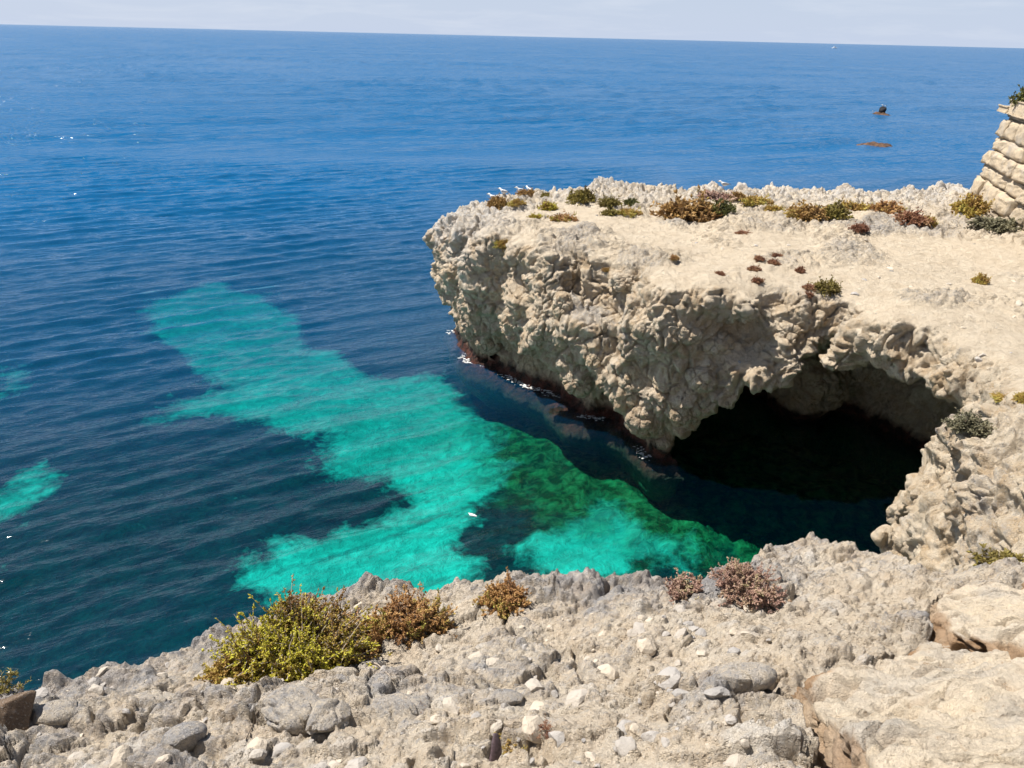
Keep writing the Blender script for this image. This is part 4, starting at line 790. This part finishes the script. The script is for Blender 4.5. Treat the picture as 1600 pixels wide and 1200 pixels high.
# ------------------------------------------------------------------ stone wall
def build_wall():
    rng = random.Random(8)
    A = np.array([21.75, 38.9]); B = np.array([17.9, 25.0]); ln = np.linalg.norm(B - A); u = (B - A) / ln; nrm = np.array([u[1], -u[0]]) * 1.0
    if nrm[0] > 0: nrm = -nrm
    z0, zt, bat = 5.9, 10.3, 0.16
    w = empty('stone_wall', (A[0], A[1], z0)); tag(w, 'battered wall of rough pale limestone blocks at the right edge', 'wall')
    def P3(s, t, z): 
        off = -bat * (z - z0) + t
        q = A + u * (s + 0.10 * (z - z0)) + nrm * off; return np.array([q[0] - A[0], q[1] - A[1], z - z0])
    co = [P3(0.25, -0.22, z0), P3(ln, -0.22, z0), P3(ln, -1.6, z0), P3(0.25, -1.6, z0), P3(0.25, -0.22, zt), P3(ln, -0.22, zt), P3(ln, -1.2, zt), P3(0.25, -1.2, zt)]
    link('core', mesh_np('core', np.array(co), np.array([(0, 1, 5, 4), (1, 2, 6, 5), (2, 3, 7, 6), (3, 0, 4, 7), (4, 5, 6, 7), (3, 2, 1, 0)]), M_MORTAR, {'shade_brown': np.zeros(8)}, False), w)
    z = z0
    row = 0
    while z < zt - 0.2:
        hgt = min(rng.uniform(0.55, 0.85), zt - z); s = -0.02 if row % 2 else 0.0; first = True
        while s < ln:
            wd = rng.uniform(1.1, 3.0) if not first else (1.2 if row % 2 else 2.4); first = False
            g = rng.uniform(0.02, 0.05); s0, s1 = s + g, min(s + wd, ln) - g; h0, h1 = z + g, z + hgt - g
            if s1 - s0 < 0.12: break
            bm = bmesh.new(); nseg = 6; dep = 0.62
            # rounded, lumpy face: grid on the face with edges rolled back
            rows = []
            sd_ = rng.randrange(1000); jit = [rng.uniform(-.22, .22) for _ in range(2)] + [rng.uniform(-.10, .10) for _ in range(6)]; pr = rng.uniform(-0.14, 0.16)
            for i_ in range(nseg + 1):
                r_ = []
                for j in range(nseg + 1):
                    a_ = i_ / nseg; b_ = j / nseg
                    ss = s0 + (s1 - s0) * a_ + jit[0] * (1 - a_) * (b_ - .5) * 2 + jit[1] * a_ * (b_ - .5) * 2; hh = h0 + (h1 - h0) * b_ + jit[2] * (a_ - .5) * (1 - b_) + jit[3] * (a_ - .5) * b_
                    ed = min(a_, 1 - a_, b_, 1 - b_); roll = 0.07 * (1 - min(1, ed * 5.1)) ** 2
                    n_ = rng.uniform(-.05, .05); r_.append(bm.verts.new(P3(ss, pr - roll + n_, hh)))
                rows.append(r_)
            for i_ in range(nseg):
                for j in range(nseg): bm.faces.new((rows[i_][j], rows[i_ + 1][j], rows[i_ + 1][j + 1], rows[i_][j + 1]))
            per = [rows[i_][0] for i_ in range(nseg + 1)] + [rows[nseg][j] for j in range(1, nseg + 1)] + [rows[i_][nseg] for i_ in range(nseg - 1, -1, -1)] + [rows[0][j] for j in range(nseg - 1, 0, -1)]
            bk = [bm.verts.new(v.co - Vector((nrm[0], nrm[1], 0)) * dep) for v in per]
            for q in range(len(per)): bm.faces.new((per[q], bk[q], bk[(q + 1) % len(per)], per[(q + 1) % len(per)]))
            bm.faces.new(bk)
            bmesh.ops.recalc_face_normals(bm, faces=bm.faces)
            me = bpy.data.meshes.new('stone_block'); bm.to_mesh(me); bm.free(); me.materials.append(M_BLOCK)
            for f in me.polygons: f.use_smooth = True
            link('stone_block', me, w); s += wd
        z += hgt; row += 1
    # coping slabs, the first one jutting out over the corner
    s = -0.75; k = 0
    while s < ln:
        wd = 1.5 if k == 0 else rng.uniform(0.9, 1.4); bm = bmesh.new(); bmesh.ops.create_cube(bm, size=1.0)
        for v in bm.verts:
            a_, b_, c_ = v.co; v.co = P3(s + 0.02 + (wd - 0.04) * (a_ + .5), 0.12 - 1.0 * (0.5 - b_) + rng.uniform(-.03, .03), zt + 0.01 + (0.22 + 0.05 * (k > 0)) * (c_ + .5) + rng.uniform(-.02, .02) + (0.25 * (k > 0) * (c_ > 0)))
        bmesh.ops.bevel(bm, geom=bm.edges[:], offset=0.05, segments=2, affect='EDGES'); bmesh.ops.recalc_face_normals(bm, faces=bm.faces)
        me = bpy.data.meshes.new('coping'); bm.to_mesh(me); bm.free(); me.materials.append(M_BLOCK); link('coping', me, w); s += wd; k += 1
    return P3, w, zt, z0, A
wP3, wall, wzt, wz0, wA = build_wall()
q = wP3(1.6, -0.45, wzt + 0.45) + np.array([wA[0], wA[1], wz0])
place_shrub(PROTO[2], 'dark', Vector(q), (0.85, 0.85, 0.9), 0.4, 'dark green shrub growing on top of the stone wall')

# ------------------------------------------------------------------ rocks in the sea, boat, small things
def sea_rock(name, x, y, rx, ry, rz, seed, mat, label, cat='rock'):
    xs = np.linspace(-1, 1, 60); X, Y = np.meshgrid(xs, xs, indexing='ij'); X = X.ravel(); Y = Y.ravel(); p = np.stack([X * rx, Y * ry, X * 0], 1) * 0.7 + seed
    r = np.hypot(X, Y) + 0.25 * fbm(p, 3, seed); Z = rz * (1 - r ** 2 * 1.5) * (0.75 + 0.7 * fbm(p * 1.5, 4, seed + 5)) + 0.12 * fbm(p * 4, 3, seed + 9) - 0.15
    Z = np.where(np.hypot(X, Y) > 0.93, -1.2, np.maximum(Z, -1.2)); n = 60; i_ = np.arange(n * n).reshape(n, n)
    Q = np.stack([i_[:-1, :-1], i_[1:, :-1], i_[1:, 1:], i_[:-1, 1:]], -1).reshape(-1, 4)
    return tag(link(name, mesh_np(name, np.stack([X * rx, Y * ry, Z], 1), Q, mat), None, (x, y, 0)), label, cat)
def reefmat():
    m = MB('reef_rock'); p = m.pos(); a_ = m.noise(p, 1.6, 5, 0.7)
    return m.done(m.mix(m.ramp(a_, (0.4, 0.0), (0.6, 1.0)), (0.035, 0.022, 0.015), (0.17, 0.09, 0.05)), 0.8, m.bump(a_, 0.8, 0.3), 0.3)
M_REEF = reefmat()
p1 = hitz(1369, 226, 0); sea_rock('sea_rock', p1[0], p1[1], 2.7, 3.2, 0.5, 5, M_REEF, 'flat brown reef rock awash in the open sea, the nearer of two')
p2 = hitz(1375, 179, 0); sea_rock('sea_rock', p2[0], p2[1], 2.6, 2.6, 0.8, 9, M_REEF, 'low reef rock with a dark boulder upright on it, farther out at sea')
M_DARKB = plain('dark_boulder', (0.025, 0.025, 0.028), 0.8, 0.2, 0.3, 3)
ob = link('dark_boulder', blob_mesh('dark_boulder', 91, 4, 0.2, 1.5, M_DARKB, (0.75, 0.7, 1.0)), None, (p2[0] + 0.4, p2[1], 0.85)); tag(ob, 'black upright boulder on the farther reef rock, gulls on top', 'rock')
for k, (dx, dz, lab) in enumerate([(0.15, 1.55, 'tiny white gull on the left of the black boulder far out at sea'), (0.75, 1.45, 'tiny white gull on the right of the black boulder far out at sea'), (-1.6, 0.38, 'tiny white gull low on the left end of the farther reef rock')]):
    g = copy_tree(gull0); g.location = (p2[0] + dx, p2[1] - 0.15, dz); g.rotation_euler = (0, 0, 2.5 + 0.7 * k); tag(g, lab, 'gull', 'gulls on the far reef')
pb = hitz(1304, 75.5, 0)
boat = empty('motor_boat', (pb[0], pb[1], 0), 0.15); boat.scale = (1.5,) * 3; tag(boat, 'tiny white motor boat just below the horizon', 'boat')
st = [(-5, 1.5, 1.2, 1.0), (-4.8, 1.7, 1.3, 1.0), (0, 1.8, 1.4, 1.1), (3, 1.3, 1.6, 1.0), (5.2, 0.1, 1.9, 0.9)]
P = []; Q = []
for x, b, t, dr in st: P += [(x, -b, t), (x, -b * .75, -0.4), (x, b * .75, -0.4), (x, b, t)]
for k in range(4):
    for j in range(3): Q.append((k * 4 + j, k * 4 + j + 1, k * 4 + 5 + j, k * 4 + 4 + j))
    Q.append((k * 4 + 3, k * 4, k * 4 + 4, k * 4 + 7))
Q.append((0, 3, 2, 1)); Q.append((16, 17, 18, 19)); link('hull', mesh_np('hull', np.array(P), np.array(Q), M_HULL, None, False), boat)
def bx(name, lo, hi, mat, par, ins=0.0, shear=0.0):
    a_, b_ = np.array(lo, float), np.array(hi, float); c = [(a_[0], a_[1], a_[2]), (b_[0], a_[1], a_[2]), (b_[0], b_[1], a_[2]), (a_[0], b_[1], a_[2]), (a_[0] + ins, a_[1] + ins, b_[2]), (b_[0] - ins - shear, a_[1] + ins, b_[2]), (b_[0] - ins - shear, b_[1] - ins, b_[2]), (a_[0] + ins, b_[1] - ins, b_[2])]
    return link(name, mesh_np(name, np.array(c), np.array([(3, 2, 1, 0), (4, 5, 6, 7), (0, 1, 5, 4), (1, 2, 6, 5), (2, 3, 7, 6), (3, 0, 4, 7)]), mat, None, False), par)
cab = bx('cabin', (-2, -1.1, 1.35), (2.2, 1.1, 3.0), M_HULL, boat, 0.1, 0.7); bx('window', (-1.6, -1.14, 2.1), (1.2, 1.14, 2.6), M_GLASS, cab, 0.02); bx('mast', (-0.4, -0.06, 3.0), (-0.28, 0.06, 5.2), M_HULL, boat)
# seed pod on the ground
hh = cast(766, 1181, BVC)
P, Q = lathe([(-0.062, 0, .001, .001), (-0.06, 0, .006, .004), (-0.05, 0.001, .007, .005), (-0.042, 0.002, .011, .006), (-0.02, 0.003, .0135, .007), (0.01, 0.003, .015, .0075), (0.035, 0.002, .015, .007), (0.055, 0.001, .010, .005), (0.064, 0, .001, .001)], 12)
P *= np.array([1.0, 1.45, 1.3]); P[:, 1] += 0.012 * np.cos(P[:, 0] * 22) ; o = link('seed_pod', mesh_np('seed_pod', P, Q, M_POD)); o.location = hh[0] + hh[1] * 0.006
zx = hh[1].normalized(); xx = Vector((0.42, -0.8, -0.2)); xx = (xx - zx * xx.dot(zx)).normalized(); yy = zx.cross(xx); R = Matrix((xx, yy, zx)).transposed(); o.rotation_euler = R.to_euler()
tag(o, 'dark purple-brown curved seed pod lying on pale ground, bottom edge', 'seed pod')
# dry stick by the shrubs
def stick(pts, r, label):
    P = []; Q = []
    for k, c in enumerate(pts):
        rr = r * (1 - 0.6 * k / (len(pts) - 1))
        for j in range(6): P.append((c[0], c[1] + rr * math.cos(j * 1.047), c[2] + rr * math.sin(j * 1.047)))
    for k in range(len(pts) - 1):
        for j in range(6): Q.append((k * 6 + j, k * 6 + 6 + j, k * 6 + 6 + (j + 1) % 6, k * 6 + (j + 1) % 6))
    P = np.array(P); org = P.mean(0); o_ = link('dry_stick', mesh_np('dry_stick', P - org, np.array(Q), M_DEAD), None, org); tag(o_, label, 'stick')
for pxs, lab in [([(578, 1036), (590, 1040), (603, 1052), (612, 1062), (620, 1068)], 'pale dry stick on the ground below the orange shrub'), ([(385, 1158), (393, 1140), (400, 1120), (407, 1108)], 'thin dark dry stick left of the cracked grey boulder')]:
    c = [cast(a_, b_, BVC) for a_, b_ in pxs]; stick([np.array(h_[0]) + np.array([0, 0, 0.007]) for h_ in c], 0.005, lab)
# pale scrap floating in the cove
pf = hitz(738, 805, 0.0); o = link('floating_scrap', blob_mesh('floating_scrap', 95, 3, 0.3, 2.0, M_SCRAP, (0.17, 0.06, 0.035)), None, (pf[0], pf[1], 0.01)); o.rotation_euler = (0, 0, -0.5); tag(o, 'small pale scrap floating on the turquoise cove', 'debris')
# brown rock at the lower left corner
hh = cast(6, 1125, BVC); M_CORN = limestone('corner_rock', (0.30, 0.21, 0.14), (0.24, 0.17, 0.12), (0.22, 0.18, 0.15), (0.3, 0.18, 0.1), 3.0, wet=False)
o = link('corner_rock', blob_mesh('corner_rock', 97, 5, 0.25, 1.6, M_CORN, (0.10, 0.12, 0.12)), None, hh[0]); tag(o, 'brown rock at the cliff edge in the lower left corner', 'rock')
# cracked grey boulder set in the ground below the big shrub
def ground_rock(px, py, r, seed, sq, label, rz=0.0):
    h_ = cast(px, py, BVC); bm = bmesh.new(); bmesh.ops.create_icosphere(bm, subdivisions=6, radius=1.0); D = np.array([v.co[:] for v in bm.verts]); Fc = np.array([[v.index for v in f.verts] for f in bm.faces]); bm.free()
    rng = np.random.default_rng(seed); Pn = D.copy()
    for _ in range(6):
        n_ = rng.normal(size=3); n_ /= np.linalg.norm(n_); t = Pn @ n_ - (0.66 + 0.2 * rng.random()); Pn = Pn - np.clip(t, 0, None)[:, None] * n_ * 0.85
    Pn = Pn * np.array(sq); s0 = Pn * r * 8 + seed
    cr_ = np.abs(fbm(np.stack([s0[:, 0] * 1.1 + s0[:, 1] * .4, s0[:, 1] * 0.45, s0[:, 2]], 1), 3, seed)); d = 0.05 * fbm(s0 * 2, 4, seed + 3) - 0.09 * sst(0.07, 0.0, cr_) + 0.02 * fbm(s0 * 7, 3, seed + 4)
    Pn = (Pn + D * d[:, None]) * r
    o_ = link('boulder', mesh_np('boulder', Pn, Fc, M_FG, {'stone': np.full(len(D), 0.62) + 0.3 * fbm(s0, 2, seed + 7), 'ochre': np.zeros(len(D))}), clifftop); o_.location = h_[0] - Vector((0, 0, r * 0.12)); o_.rotation_euler = (-0.45, 0.15, rz); return o_
ground_rock(462, 1105, 0.125, 901, (0.95, 1.25, 0.6), '', 0.3); ground_rock(512, 1118, 0.085, 902, (0.8, 1.2, 0.6), '', -0.5); ground_rock(1160, 1052, 0.10, 903, (1.2, 0.9, 0.45), '', 0.4); ground_rock(620, 1105, 0.11, 904, (1.2, 0.9, 0.4), '', 0.3)
ground_rock(790, 1030 + 60, 0.06, 905, (1.2, 0.9, 0.5), '', 0.1); ground_rock(235, 1095, 0.09, 906, (1.3, 0.9, 0.5), '', 0.4); ground_rock(285, 1150, 0.07, 907, (1.1, 0.9, 0.6), '', 0.9); ground_rock(90, 1110, 0.09, 908, (1.2, 1, .5), '', .2)

# thin wash of foam along the foot of the headland
def foam():
    rng = np.random.default_rng(3); x, y, z = HP.T
    c = HP[(np.abs(z) < 0.05) & (x < 8.2) & (y > 20) & (y < 37)]; k = vn(c * 1.3, 991); c = c[(k > 0.1)]; c = c[rng.random(len(c)) < 0.4]
    P = []; Q = []
    for q in c:
        d = rng.normal(size=2) * 0.10 + np.array([-0.08, -0.08]); r = 0.012 + 0.035 * rng.random() ** 2; n = len(P); a0 = rng.random() * 6
        for j in range(6): rr = r * (0.5 + rng.random()); P.append((q[0] + d[0] + rr * 1.6 * math.cos(a0 + j * 1.047), q[1] + d[1] + rr * math.sin(a0 + j * 1.047), 0.035))
        Q.append((n, n + 1, n + 2, n + 3)); Q.append((n, n + 3, n + 4, n + 5))
    o_ = link('sea_foam', mesh_np('sea_foam', np.array(P), np.array(Q), M_SCRAP)); tag(o_, 'thin white foam along the waterline under the headland', 'foam', None, 'stuff')
foam()
